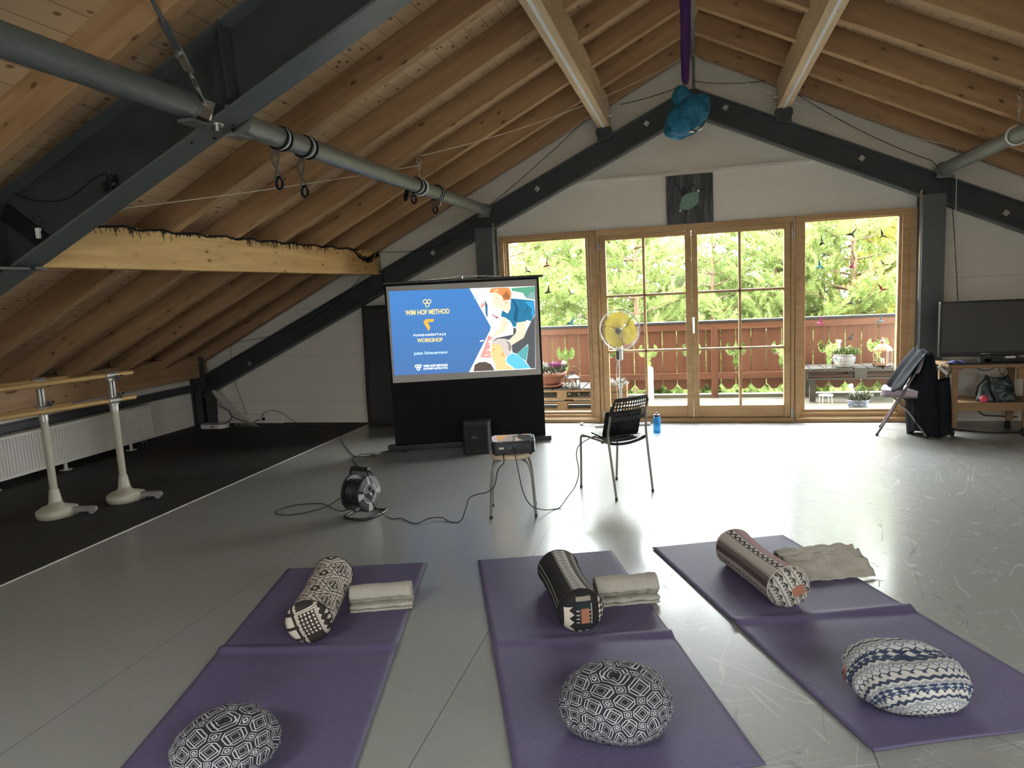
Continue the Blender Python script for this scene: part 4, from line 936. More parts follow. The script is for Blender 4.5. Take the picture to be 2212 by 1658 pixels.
# ------------------------------------------------------------------ pedestal fan
t = thing('pedestal_fan', 'white pedestal fan with pale yellow blades in front of the glass doors', 'fan', (-.815, 7.88, 0))
m_blade = foliage_mat('pale_yellow_blade', (.60, .52, .20), (.68, .60, .26), (.62, .55, .22), .5)
HC = V((.02, -.10, 1.11)); fa = radians(12); fd = V((sin(fa) * -1, -cos(fa), -.08)).normalized(); fx = V((cos(fa), -sin(fa), 0)); fz = fx.cross(fd) * -1
if fz.z < 0: fz = -fz
def FP(a, r, h): return HC + (fx * cos(a) + fz * sin(a)) * r + fd * h
def cage(h0, hb, nm):
    mb = MB()
    for k in range(60):
        a = 2 * pi * k / 60; mb.tube([FP(a + .25 * q, .035 + .19 * q, h0 + hb * (1 - (q * .99) ** 2)) for q in [i / 7 for i in range(8)]], .0011, 3)
    mb.tube([FP(a, .225, h0) for a in [i * pi / 24 for i in range(48)]], .0045, 6, closed=True); mb.tube([FP(a, .13, h0 + hb * .70) for a in [i * pi / 24 for i in range(48)]], .0016, 4, closed=True)
    return mb.build(nm, simple('cage_' + nm, (.55, .55, .55), .3, .5), t)
cage(.01, .055, 'front_guard'); cage(-.01, -.055, 'rear_guard')
for k in range(3):
    a0 = 2 * pi * k / 3 + 1.72
    def bl(u, v):
        r = .032 + .165 * v; wdt = (.55 + .85 * sin(pi * min(1, v * .60 + .12))) * (1 - max(0, v - .82) ** 2 * 20); wdt = max(wdt, .15)
        a = a0 + (u - .5) * wdt * 1.5 + .15 * v
        return FP(a, r, (u - .5) * .035)
    MB().grid(bl, 10, 12).build('blade', m_blade, t, solid=.002)
MB().cyl(FP(0, 0, .055), FP(0, 0, .07), .032).cyl(FP(0, 0, -.02), FP(0, 0, .03), .028).build('hub', simple('hub_grey', (.28, .28, .26)), t)
MB().cyl(FP(0, 0, -.06), FP(0, 0, -.17), .05, .042).build('motor', m_white, t)
MB().box(-.035, .035, -.06, .03, .77, .93).build('control_box', m_white, t, bevel=.01)
MB().box(-.033, .0, -.062, -.058, .78, .875).build('dark_panel', simple('panel_grey', (.07, .075, .08)), t)
MB().cyl((0, 0, .02), (0, 0, .49), .0145).cyl((0, 0, .45), (0, 0, .50), .022).build('lower_pole', m_white, t)
MB().cyl((0, 0, .49), (0, 0, .80), .0105).cyl((0, 0, .90), (.01, -.02, 1.08), .02).build('upper_pole', m_chrome, t)
MB().bar((-.31, .0, .018), (.31, .14, .018), .05, .022).build('foot', m_white, t, bevel=.004)
MB().bar((-.12, .28, .016), (.12, -.12, .016), .05, .02).build('foot', m_white, t, bevel=.004)
MB().tube(smoothpath([(-.03, .03, .78), (-.05, .04, .5), (-.04, .04, .2), (-.1, .08, .03), (-.3, .06, .006), (-.40, .05, .005), (-.46, .12, .005)], 7), .003).build('cable', m_white, t)
MB().box(-.50, -.46, .11, .15, 0, .03).cyl((-.48, .11, .02), (-.47, .08, .03), .004).build('plug', m_white, t, bevel=.006)

# ------------------------------------------------------------------ grey mat leaning at the wall
m_foam = simple('grey_foam_mat', (.055, .056, .058), .75, var=.2, sc=5)
o = MB().grid(lambda u, v: (-4.0 + .62 * u, 8.0 + .05 * v - .01 * sin(3 * u + 5 * v), .005 + 1.50 * v), 8, 16).build('gym_mat', m_foam, solid=.06)
tag(o, 'tall dark grey gym mat leaning on the wall behind the projection screen', 'gym mat')

# ------------------------------------------------------------------ ballet barres
def barre(loc, rz, label, up, lo, shift=0):
    t = thing('ballet_barre', label, 'ballet barre', loc, rz, 'portable ballet barres')
    # local x runs along the bars; origin at the end stand
    for sx, nm in ((0, 1), (-1.9, 0)):
        mb = MB().lathe([(.055, .10), (.050, .115), (.036, .21), (.033, .225)], (sx, 0, 0), 20)
        mb.cyl((sx, 0, .22), (sx, 0, .80), .028, n=18)
        mb.build('post', m_cream, t)
        def foot(u, v, sx=sx):
            a = 2 * pi * u; q = cos(a); r = .19 * (1 - .30 * abs(sin(a)) ** 2) * (1 if q > 0 else .95)
            R_ = [0, .052, .075, .13, 1.0 * r, r * 1.02, r * .97, 0][min(7, int(round(v * 7)))]; z = [.15, .125, .095, .078, .062, .035, .004, .004][min(7, int(round(v * 7)))]
            ox = .0
            return (sx + ox + R_ * cos(a) * .80, R_ * sin(a) * 1.25 * .8, z)
        MB().grid(foot, 32, 7, wrapu=True).build('base', m_cream, t)
        MB().bar((sx + .06, -.10, .052), (sx + .15, -.22, .045), .05, .035).cyl((sx + .135, -.235, .03), (sx + .185, -.195, .03), .026, n=14).build('wheel_clip', m_zinc, t)
        for q in (-.013, .013): MB().box(sx + q - .009, sx + q + .009, -.02, .02, .84, 1.03).build('upright', m_zinc, t, bevel=.004)
        MB().cyl((sx, 0, .775), (sx, 0, .825), .034, n=18).build('lower_collar', m_zinc, t)
        for z in (lo, up):
            MB().cyl((sx - .045, -.0, z), (sx + .045, 0, z), .033, n=18).box(sx - .03, sx + .03, -.02, .02, z - .045, z + .01).build('bar_clamp', m_zinc, t, bevel=.002)
            k = V((sx + .045, -.045, z + (.04 if z < 1 else -.02)))
            mb = MB().cyl(k + V((0, .03, 0)), k, .010)
            for j in range(3):
                a = 2 * pi * j / 3 + .5; mb.bar(k, k + V((.026 * cos(a), -.004, .026 * sin(a))), .014, .014, (0, 1, 0))
            mb.build('star_knob', m_black, t)
    MB().cyl((-2.3, 0, up), (.19 + shift, 0, up), .0215, n=20).build('upper_bar', m_gold, t, 'gold-coloured bar')
    MB().cyl((-2.3, 0, lo), (.19 + shift, 0, lo), .0215, n=20).build('lower_bar', m_gold, t, 'gold-coloured bar')
    return t
bang = math.atan2(.95, .26)
barre((-4.70, 4.77, 0), bang, 'portable ballet barre nearer the dance floor, its bars reaching further right', 1.075, .865)
barre((-4.95, 4.33, 0), bang + .03, 'portable ballet barre at the left edge, behind the longer one', 1.085, .870, .03)

# ------------------------------------------------------------------ radiator, rail, trunking, router
t = thing('radiator', 'long white ribbed panel radiator on short feet under the left roof slope', 'radiator', (-6.30, 0, 0))
rp = MB()
def rib(u, v):
    y = 3.0 + 3.9 * u; k = (u * 3.9 / .0333) % 1; d = .008 * (1 if .3 < k < .7 else 0) if .04 < v < .96 else 0
    return (-.0 - d, y, .075 + .40 * v)
NR = 117 * 4; vs = []; fs = []
ys = []; 
for i in range(118):
    y0 = 3.0 + i * .0333
    for k, d in ((0, 0), (.3, 0), (.4, .009), (.75, .009), (.85, 0)): ys.append((y0 + k * .0333, d))
zs = [(.075, 0), (.095, 0), (.11, 1), (.44, 1), (.455, 0), (.475, 0)]
for y, d in ys:
    for z, k in zs: vs.append((-d * k, y, z))
nz = len(zs)
for i in range(len(ys) - 1):
    for j in range(nz - 1): fs.append((i * nz + j, (i + 1) * nz + j, (i + 1) * nz + j + 1, i * nz + j + 1))
MB().add(vs, fs).build('ribbed_front', m_rad, t)
MB().box(-.10, -.012, 3.0, 6.92, .075, .475).build('body', m_rad, t)
MB().box(-.11, .004, 2.99, 6.93, .472, .482).build('top_grille', m_rad, t)
for y in (4.92, 5.70, 6.58):
    f = MB().cyl((-.02, y, 0), (-.02, y, .08), .018, n=12).build('foot', m_rad, t); MB().cyl((-.02, y, 0), (-.02, y, .006), .06, n=20).build('foot_plate', m_rad, f)
for y in (6.80, 6.86): MB().cyl((-.06, y, 0), (-.06, y, .08), .009).cyl((-.06, y, .04), (-.06, y, .06), .015).build('pipe', m_chrome, t)
o = MB().box(-6.60, -6.48, YB, 8.0, .475, .56).build('wall_rail', m_steel, bevel=.01); tag(o, 'dark steel rail along the low left wall above the radiator', 'rail')
t = thing('cable_duct', 'white trunking with sockets at the foot of the left gable wall', 'cable duct', (0, D, 0))
MB().box(-6.36, -5.44, -.035, 0, .0, .125).box(-6.36, -5.44, -.038, -.034, .10, .106).build('duct_body', m_wall, t, bevel=.004)
MB().box(-5.44, -5.36, -.04, 0, .0, .12).box(-5.72, -5.50, -.045, -.03, .02, .105).build('socket_plate', m_white, t, bevel=.004)
for x in (-5.65, -5.56): MB().cyl((x, -.046, .062), (x, -.043, .062), .02).build('socket', m_white, t)
MB().cyl((-5.63, -.075, .062), (-5.63, -.04, .062), .019).build('plug', m_black, t)
t = thing('router', 'white rounded network box on the dark floor at the foot of the left post', 'router', (-6.18, 7.88, 0), .05)
MB().prism(rrect(-.19, .19, -.09, .09, .08), .002, .052, lambda a, b, z: (a, b, z)).build('body', m_white, t, bevel=.012)
MB().box(-.005, .05, -.093, -.088, .018, .032).build('front_slot', m_black, t); MB().box(-.03, .05, -.03, .01, .052, .053).build('dark_label', m_black, t)
mb = MB()
for i in range(9):
    a = .03 * i; mb.tube(smoothpath([(-6.28 + a * .2, 8.02, .48), (-6.25 + a * .5, 8.05, .38), (-6.10 + a * .6, 8.08, .20 - a * .1), (-5.95 + a * .9, 8.0, .06), (-5.92 + a * 1.5, 7.94, .004)], 5), .0035, 5)
tag(mb.build('cable_bundle', m_cord), 'bundle of pale cables fanning down from the left truss foot', 'cable')
mb = MB().tube(smoothpath([(-6.26, 8.0, .42), (-6.22, 8.0, .30), (-6.05, 8.02, .2), (-5.98, 8.0, .12), (-5.7, 8.0, .03), (-5.75, 8.1, .03), (-5.68, 8.15, .06)], 6), .006).tube(smoothpath([(-6.0, 8.02, .14), (-6.02, 7.98, .08), (-6.05, 7.9, .05)], 5), .006)
tag(mb.build('black_cable', m_cable), 'black cable looping from the left truss foot to the wall trunking', 'cable')
# ------------------------------------------------------------------ yoga mats
def mat_purple():
    M = Mat('purple_yoga_mat', .62, spec=.35); v = M.coord()
    n1 = M.noise(v, 240, 2, .7); n2 = M.noise(v, 2.5, 3); st = M.noise(M.coord('Object', (3, 60, 1)), 3, 2)
    c = M.mix((n1 * 1.6 - .3).clamp(), (.055, .045, .095), (.155, .132, .22)); c = M.mix(n2 * .35, c, (.07, .055, .12)); c = M.mix(st * .12, c, (.14, .12, .2))
    M.set('Base Color', c); M.bump(n1, .35, .002); return M.m
m_yoga = mat_purple()
def yoga(label, TL, TR, BL, BR, rip, amp=.017, curl=0):
    TL, TR, BL, BR = [V((*q, 0)) for q in (TL, TR, BL, BR)]
    L = (BL - TL).length; W_ = (TR - TL).length
    org = (TL + TR + BL + BR) / 4
    rz = math.atan2((TR - TL).y, (TR - TL).x); c, s = cos(-rz), sin(-rz)
    def f(u, v):
        p = TL.lerp(TR, u).lerp(BL.lerp(BR, u), v) - org
        d = v * L - rip - .05 * (u - .5)
        z = .0065 + amp * (.6 + .8 * abs(u - .35)) * math.exp(-(d / .03) ** 2) + .0035 * math.exp(-((d - .12) / .07) ** 2) + .002 * sin(9 * u + 3) * math.exp(-((v * L - .25) / .1) ** 2)
        z += curl * math.exp(-((1 - v) * L / .05) ** 2) * (.5 + .5 * sin(6 * u)) + .0012 * (1 + noise.noise((p.x * 3, p.y * 3, 1)))
        return (p.x * c - p.y * s, p.x * s + p.y * c, z)
    t = MB().grid(f, 30, 160).build('yoga_mat', m_yoga, solid=.0055)
    t.location = org; t.rotation_euler = (0, 0, rz)
    return tag(t, label, 'yoga mat', 'purple yoga mats on the dance floor')
yoga('purple yoga mat on the left, under the diamond-patterned bolster', (-2.395, 3.565), (-1.58, 3.765), (-1.925, 1.62), (-1.11, 1.83), .99)
yoga('purple yoga mat in the middle, under the black striped bolster', (-1.28, 3.84), (-.51, 4.09), (-.575, 1.98), (.205, 2.255), 1.05, curl=.006)
yoga('purple yoga mat on the right, under the beige zigzag bolster', (-.27, 4.17), (.51, 4.48), (.56, 2.385), (1.36, 2.70), 1.04, .021, curl=.006)

# ------------------------------------------------------------------ woven fabrics
CRM = (.66, .61, .52); BRB = (.030, .023, .020)
def fabric(name, fn, rough=.85):
    M = Mat(name, rough, spec=.15)
    uv = M.nt.nodes.new('ShaderNodeUVMap').outputs[0]; u, v, w_ = M.xyz(uv)
    weave = M.noise(M.coord('Object', (1, 1, 1)), 320, 1)
    c = fn(M, u, v, uv); c = M.mix(weave * .22, c, (.12, .11, .10)); M.set('Base Color', c)
    M.bump(weave * .5 + M.noise(M.coord(), 14, 3) * 1.2, .45, .006); return M.m
def dia(a, b): return (a.fr() - .5).ab() + (b.fr() - .5).ab()
def fb1(M, u, v, uv):         # brown and cream carpet diamonds; u metres along, v round (0..1)
    A = u * 5.2; B = v * 4.0
    d = dia(A, B); rg = (d * 5.0).fr().gt(.55); chk = ((u * 62).fr().gt(.5) - (v * 62).fr().gt(.5)).ab()
    dots = dia(u * 30, v * 24).lt(.36); zone = (d * 5.0).fl(); odd = (zone * .5).fr().gt(.25)
    body = rg * (1.0 - dots * .9) + (1.0 - rg) * chk * odd * .8
    inner = d.lt(.22); body = body * (1.0 - inner) + inner * dia(u * 42, v * 32).lt(.42)
    edge = d.band(.46, .53) + d.band(.68, .71); body = body + edge
    return M.mix(body.clamp(), BRB, (.60, .545, .47))
def cap1(M, u, v, uv):        # planar metres
    a = (u * .94 + v * .34); b = (v * .94 - u * .34)
    L = (a + .035) ; k1 = dia(a * 34, b * 34).lt(.34); pl = a.gt(-.025) * a.lt(.062) * b.gt(-.05) * b.lt(.06)
    border = (a.band(-.032, -.022) + a.band(.060, .074) + b.band(.058, .072) * a.gt(-.03) * a.lt(.074)).clamp()
    blk = ((a * 16 + .2).fr().band(.2, .8) * (b * 16 + .4).fr().band(.2, .8)); side = a.lt(-.032)
    cr = ((a * 16 + .2).fr() - .5).ab().mn(((b * 16 + .4).fr() - .5).ab()).lt(.12); comb = (a * 70).fr().gt(.5)
    body = side * (1.0 - cr * 1.0) * (1.0 - blk * comb * .0) * b.gt(-.10) + pl * ((a * 55).fr().gt(.5) * (b * 55).fr().gt(.4)) + border * (1.0 - (b * 90).fr().gt(.7) * .8) + a.gt(.074) * k1
    return M.mix(body.clamp(), BRB, (.62, .56, .46))
def fb2(M, u, v, uv):         # black with a diamond band along the top
    tri = ((u * 34).fr() - .5).ab() * 2.0
    band = v.band(.462, .555); q = ((v - .508).ab() / .047); dm = (q + tri).lt(.95) - (q + tri).lt(.6) + (q + tri).lt(.3); bandc = 1.0 - dm.clamp() * .85
    lines = v.band(.262, .268) + v.band(.302, .308) + v.band(.165, .171) + v.band(.45, .454)
    small = v.band(.60, .645) * (((u * 60).fr() - (v * 40).fr()).ab().gt(.35)); low = v.band(.09, .13) * (u * 70).fr().gt(.4); right = v.band(.72, .80) * dia(u * 30, v * 40).gt(.5)
    brown = v.band(.56, .595); slub = M.noise(M.coord('Object', (3, 1, 1)), 60, 2)
    c = M.mix(slub * .7, (.012, .011, .011), (.040, .034, .034)); c = M.mix(brown * .9, c, (.11, .085, .075))
    return M.mix((band * bandc + lines + small + low + right).clamp(), c, (.60, .58, .54))
def cap2(M, u, v, uv):
    tri = ((v * 26).fr() - .5).ab() * .045; left = u.lt(tri - .062) * u.gt(-.085) * v.lt(.035)
    l1 = u.band(.041, .0445) * v.band(-.055, .045); top = v.band(.058, .078) * u.band(-.028, .042) * (((u * 130).fr().gt(.5)) - (v * 110).fr().gt(.5)).ab()
    tick = (u.band(-.030, -.014) + u.band(.030, .038)) * (v * 52).fr().gt(.75) * v.band(-.045, .03); right = u.gt(.078) * dia(u * 60, v * 40).gt(.5); bot = v.lt(-.085) * (u * 30).fr().gt(.35)
    pan = u.band(-.03, .045) * v.band(-.05, .05)
    c = M.mix(pan, (.012, .011, .012), (.010, .022, .024))
    return M.mix((left + l1 + top + tick + right + bot).clamp(), c, (.60, .55, .44))
def fb3(M, u, v, uv):
    zz = ((u * 21).fr() - .5).ab() * 2.0; q = (v - .432) / .058
    zig = v.band(.432, .49) * ((q - zz * .62 - .10).ab().lt(.20)); ln = v.band(.425, .431) + v.band(.492, .498) + v.band(.345, .349)
    st = v.band(.13, .345) * ((v * 55).fr().lt(.5)); dash = v.band(.195, .205) * (u * 26).fr().gt(.35); tick = v.band(.295, .335) * (u * 120).fr().gt(.35)
    pk = v.band(.50, .60); pz = pk * (dia(u * 45, v * 70).lt(.45)); r2 = v.gt(.60) * dia(u * 30, v * 34).lt(.38)
    c = M.mix(st * .75, (.50, .455, .40), (.10, .075, .075)); c = M.mix(tick, c, (.045, .030, .036)); c = M.mix(v.band(.25, .295), c, (.085, .06, .062))
    c = M.mix(dash, c, (.02, .018, .018)); c = M.mix(pk, c, (.46, .30, .30)); c = M.mix(pz * .7, c, (.27, .11, .13)); c = M.mix(v.gt(.60) * 1.0, c, (.52, .50, .45))
    return M.mix((zig + ln + r2).clamp(), c, (.028, .026, .024))
def cap3(M, u, v, uv):
    a = (u * .90 + v * .42); b = (v * .90 - u * .42)
    st = (a * 22 + .3).fr(); zig = ((b * 24).fr() - .5).ab() * 2.0
    m1 = st.band(.08, .14) + st.band(.62, .68) + st.band(.14, .60) * (dia(a * 44, b * 60).lt(.30)) + st.gt(.72) * ((st - .72) * 3.6 - zig).lt(0)
    return M.mix(m1.clamp(), (.50, .47, .41), (.030, .026, .026))
def bolster(label, N, F, r, m1, m2, patch, sag=.010, fl=.97):
    N = V((*N, 0)); F = V((*F, 0)); d = F - N; L = d.length + .03; o = (N + F) / 2
    t = thing('bolster_cushion', label, 'bolster', (o.x, o.y, .0075), math.atan2(-d.x, d.y), 'patterned bolsters on the mats')
    def body(ii, rows=36, n=72):
        mb = MB(); rc = .045
        prof = [(-L / 2 + rc * (1 - sin(a)), r - rc * (1 - cos(a))) for a in [pi / 2 * k / 8 for k in range(8, -1, -1)]]
        # from the cap edge outwards
        pf = [(-L / 2 + rc * (1 - cos(a)), r - rc + rc * sin(a)) for a in [pi / 2 * k / 8 for k in range(9)]]
        mid = [(-L / 2 + rc + (L - 2 * rc) * k / rows, r) for k in range(1, rows)]
        pr = pf + mid + [(-y, q) for y, q in pf[::-1]]
        def P(y, q, th):
            k = 1 - sag / r * max(0, 1 - (y / (L * .42)) ** 2) * (.5 - .5 * cos(th)) + .012 * noise.noise((cos(th) * 2 + 3, sin(th) * 2, y * 9)) + .010 * sin(26 * y + 2 * th) * max(0, sin(th)) * .4
            return V((-sin(th) * q * k * 1.02, y, r * fl - cos(th) * q * k * fl))
        vs = []; uvs = []
        for y, q in pr:
            for i in range(n + 1): th = 2 * pi * i / n; vs.append(P(y, q, th)); uvs.append((y + .5, i / n))
        w = n + 1
        NC = len(pf) - 1
        for j0, j1, mt in ((0, NC, 1), (NC, len(pr) - 1 - NC, 0), (len(pr) - 1 - NC, len(pr) - 1, 1)):
            sv = vs[j0 * w:(j1 + 1) * w]; su = uvs[j0 * w:(j1 + 1) * w] if mt == 0 else [(p.x, p.z - r) for p in sv]
            mb.add(sv, [(j * w + i, j * w + i + 1, (j + 1) * w + i + 1, (j + 1) * w + i) for j in range(j1 - j0) for i in range(n)], mt, True, su)
        for s in (-1, 1):
            vs = []; uvs = []
            qs = [0.001, .25, .5, .75, 1.0]
            for kq in qs:
                for i in range(n + 1):
                    th = 2 * pi * i / n; p = P(s * L / 2, (r - rc) * kq, th); p.y += s * .014 * (1 - kq * kq)
                    vs.append(p); uvs.append((p.x, p.z - r))
            mb.add(vs, [(j * w + i, j * w + i + 1, (j + 1) * w + i + 1, (j + 1) * w + i) if s > 0 else (j * w + i + 1, j * w + i, (j + 1) * w + i, (j + 1) * w + i + 1) for j in range(4) for i in range(n)], 1, True, uvs)
        return mb
    body(0).build('cover', [m1, m2], t)
    # piping seams round both ends
    for s in (-1, 1):
        MB().tube([(-sin(a) * r * 1.03, s * (L / 2 - .044), r * fl - cos(a) * r * fl) for a in [i * pi / 30 for i in range(60)]], .003, 5, closed=True).build('piping', m2 if False else m1, t)
    if patch:
        x0, z0, w, h, a = patch; c, s = cos(a), sin(a)
        MB().prism([(x0 + (p * c - q * s), z0 + (p * s + q * c)) for p, q in rrect(-w / 2, w / 2, -h / 2, h / 2, .003)], -L / 2 - .0155, -L / 2 - .010, lambda a_, b_, y: (a_, y, r * fl + b_)).build('leather_patch', m_leather, t, 'tan leather patch')
    return t
# uv of the cover is (metres + .5, turn), so shift in the pattern functions is harmless
bolster('brown and cream diamond-patterned bolster lying on the left mat', (-1.769, 2.745), (-1.943, 3.322), .106, fabric('carpet_weave', fb1), fabric('carpet_weave_end', cap1), None)
bolster('black striped bolster with white diamond band on the middle mat', (-.526, 3.045), (-.741, 3.566), .106, fabric('black_band_weave', fb2), fabric('black_band_end', cap2), (.010, -.005, .038, .070, 0), .016)
bolster('beige bolster with dark zigzag and pink stripes on the right mat', (.431, 3.435), (.184, 3.994), .106, fabric('zigzag_weave', fb3), fabric('zigzag_end', cap3), (.020, .0, .062, .045, .30), .018)

# ------------------------------------------------------------------ round cushions
def fz_hex(M, u, v, uv, cu=.066, cv=.078):
    x = u / cu + 20.; y = v / cv + 20.
    def cell(a, b):
        p = (a.fr() - .5).ab(); q = (b.fr() - .5).ab(); return (p + q).mx(p * 1.34).mx(q * 1.34)
    d = cell(x, y).mn(cell(x + .5, y + .5)); dd = dia(x, y).mn(dia(x + .5, y + .5)); rg = d.band(.375, .42) + d.band(.50, .53) + dd.band(.225, .275) + dd.band(.13, .15)
    cx = ((x.fr() - .5).ab() - .5).ab(); cy = (y.fr() - .5).ab(); c2x = (x.fr() - .5).ab(); c2y = ((y.fr() - .5).ab() - .5).ab()
    def rad(a, b): return (a * a + b * b).pw(.5)
    k = rad(cx, cy).mn(rad(c2x, c2y)); body = rg * k.gt(.095) + k.band(.035, .075)
    spk = dia(u * 240, v * 240).lt(.5) * d.lt(.09)
    return M.mix((body - spk).clamp(), (.020, .021, .028), (.52, .53, .55))
def fz_rows(M, u, v, uv):
    rows = v * 44.0 + 30.; zz = ((u * 46).fr() - .5).ab(); f = (rows + zz * .62).fr(); k = (rows + zz * .62).fl()
    k3 = (k / 3.0).fr(); A = k3.lt(.2); B = k3.band(.2, .5); C = k3.gt(.5)
    dmd = dia(u * 46, rows).lt(.40); hexr = dia(u * 46, rows * 1.0).band(.30, .48)
    c = M.mix(f.gt(.55), (.50, .50, .46), (.035, .05, .085)); c = M.mix(A * dmd, c, (.56, .55, .49)); c = M.mix(B, c, M.mix(hexr, (.52, .53, .52), (.16, .18, .20)))
    c = M.mix(C * f.lt(.25), c, (.25, .27, .28)); navy = ((rows + .4) / 5.0).fr().lt(.22)
    return M.mix(navy * dia(u * 40, rows * 2.0).gt(.45), c, (.025, .045, .10))
def zafu(label, x, y, a, c, m, rot, seed, flat=0.0, patch=None, rx=1.0):
    t = thing('round_cushion', label, 'cushion', (x, y, .008), rot, 'round patterned cushions on the mats')
    n, k = 96, 40
    def P(u, v):
        th = 2 * pi * u; ph = pi * v; e = .78
        sp, cp = sin(ph), cos(ph)
        rr_ = a * (abs(sp) ** e); z = c * (abs(cp) ** .82) * (1 if cp > 0 else -1)
        nz = noise.noise((cos(th) * 1.3 + seed, sin(th) * 1.3, cp * 1.2)); n2 = noise.noise((cos(th) * 3.2, sin(th) * 3.2 + seed, cp * 2.5))
        g = 1 + .05 * nz + .022 * n2; z = z * (1 + .10 * nz + .04 * n2) - flat * c * .22 * math.exp(-((cos(th) * sp - .1) ** 2 * 6 + (sin(th) * sp) ** 2 * 20)) * max(0, cp)
        # pleats close to the side seam
        pl = math.exp(-((cp) / .35) ** 2) * .006 * sin(22 * th + seed) 
        return V((rr_ * g * rx * cos(th) + pl * cos(th), rr_ * g * sin(th) + pl * sin(th), max(0, c + z)))
    def uvf(u, v):
        th = 2 * pi * u; s = v * (a + c) * 1.18
        return (s * cos(th), s * sin(th)) if v < .98 else (s * cos(th), s * sin(th))
    MB().grid(P, n, k, uvf=uvf).build('cover', m, t)
    if patch is not None:
        p = P(patch, .52); q = V((cos(2 * pi * patch), sin(2 * pi * patch), 0))
        MB().obox(p + q * .001, q, (-q.y, q.x, 0), (0, 0, 1), .003, .02, .025).build('leather_patch', m_leather, t, 'brown leather patch')
    return t
mz = fabric('maze_weave', fz_hex)
zafu('round cushion with a black and white maze pattern at the bottom of the left mat', -1.605, 1.925, .178, .082, mz, .3, 2.2)
zafu('round black and white maze-patterned cushion on the middle mat', -.299, 2.383, .199, .098, mz, .35, 5.1, rx=1.03)
zafu('round cushion with rows of navy, grey and cream zigzags on the right mat', .742, 2.748, .207, .088, fabric('row_weave', fz_rows), .30, 9.3, 1.0, .47, 1.03)

# ------------------------------------------------------------------ folded blankets
m_blk = Mat('greige_blanket', .9, spec=.1); n_ = m_blk.noise(m_blk.coord('Object', (60, 3, 3)), 2, 2)
m_blk.set('Base Color', m_blk.mix(n_, (.34, .32, .265), (.44, .42, .355))); m_blk.bump(m_blk.noise(m_blk.coord(), 160, 2) + m_blk.noise(m_blk.coord(), 12, 3) * 2., .5, .006); m_blk = m_blk.m
def blanket(label, loc, rz, path, L, wob=.004, th=.009, nx=26, end=.006):
    t = thing('folded_blanket', label, 'blanket', (*loc, .011), rz, 'grey-beige blankets beside the bolsters')
    P = smoothpath([(0, a, b) for a, b in path], 5); n = len(P) - 1
    def f(u, v):
        p = P[min(n, int(round(v * n)))]; x = (u - .5) * L * (1 + end * sin(9 * v))
        k = noise.noise((u * 4, v * 9, rz * 7)); k2 = noise.noise((u * 9 + 3, v * 14, 1.7))
        return (x + .006 * k2, p.y + wob * k + wob * .5 * k2, max(.0045, p.z + wob * k2 * min(1, p.z / .02)))
    MB().grid(f, nx, n).build('cloth', m_blk, t, solid=th)
    if 'rolled' in label: t.scale = (.86, .86, .86)
    return t
sp = [(.008 * cos(a) * (1 + a * .42), .082 + .008 * sin(a) * (1 + a * .42)) for a in [i * pi / 3 for i in range(2, 16)]]
base = [(.052, .055), (.060, .040), (.02, .034), (-.055, .034), (-.066, .027), (-.055, .021), (.05, .021), (.062, .014), (.05, .007), (-.075, .006)]
blanket('rolled grey-beige blanket, spiral end showing, on the left mat', (-1.595, 3.175), .33, sp + base, .37)
sp2 = [(.009 * cos(a) * (1 + a * .46), .088 + .009 * sin(a) * (1 + a * .42)) for a in [i * pi / 3 for i in range(2, 16)]]
blanket('rolled grey-beige blanket at the edge of the middle mat, behind the black bolster', (-.36, 3.42), .33, sp2 + base, .37, .007)
blanket('loosely folded grey-beige blanket on the right mat, beside the zigzag bolster', (.655, 3.93), .34, [(.03, .006), (.10, .008), (.125, .05), (.11, .09), (.075, .085), (.065, .055), (.045, .075), (.02, .085), (-.02, .065), (-.07, .035), (-.11, .010), (-.125, .006)], .44, .016, end=.02)
# ------------------------------------------------------------------ television on its trolley
t = thing('tv_trolley', 'wooden two-tier trolley on castors under the television', 'trolley', (0, 0, 0))
MB().box(2.33, 3.32, 7.44, 7.84, .655, .69).build('top_board', m_cart, t, bevel=.008)
MB().box(2.36, 3.29, 7.45, 7.47, .245, .325).box(2.36, 3.29, 7.81, 7.83, .245, .325).build('shelf_rail', m_cart, t, bevel=.003)
MB().box(2.36, 3.29, 7.47, 7.81, .30, .315).box(2.355, 2.37, 7.45, 7.83, .25, .33).build('shelf', m_cart, t)
for x in (2.36, 2.965):
    for y in (7.44, 7.80):
        l = MB().box(x, x + .055, y, y + .04, .085, .655).build('leg', m_cart, t, bevel=.004)
        MB().cyl((x + .0, y + .02, .04), (x + .03, y + .02, .04), .04, n=18).bar((x + .015, y + .02, .04), (x + .02, y + .02, .10), .02, .02, (1, 0, 0)).build('castor', m_black, l)
MB().bar((2.38, 7.46, .655), (2.45, 7.46, .655), .03, .03).bar((2.90, 7.44, .60), (3.06, 7.44, .60), .03, .10).build('corner_block', m_cart, t)
t = thing('television', 'large black flat television on the wooden trolley at the right edge', 'television', (0, 0, 0))
m_tv = Mat('tv_screen', .32, spec=.7, color=(.030, .032, .030)); m_tv = m_tv.m
MB().box(2.255, 3.30, 7.48, 7.53, .762, 1.285).build('housing', m_black, t, bevel=.006)
MB().box(2.275, 3.28, 7.477, 7.4805, .805, 1.268).build('screen', m_tv, t)
MB().box(2.60, 2.69, 7.46, 7.53, .70, .78).box(2.50, 2.95, 7.42, 7.62, .692, .705).build('stand', m_black, t, bevel=.003)
letters('maker_lettering', 'SAMSUNG', m_zinc, t, .075, .009, lambda a, b: (2.645 + a, 7.4768, .787 + b), .03)
o = MB().box(2.63, 2.98, 7.46, 7.66, .706, .742).build('media_player', m_black, bevel=.004); tag(o, 'flat black player box on the trolley under the television', 'player')
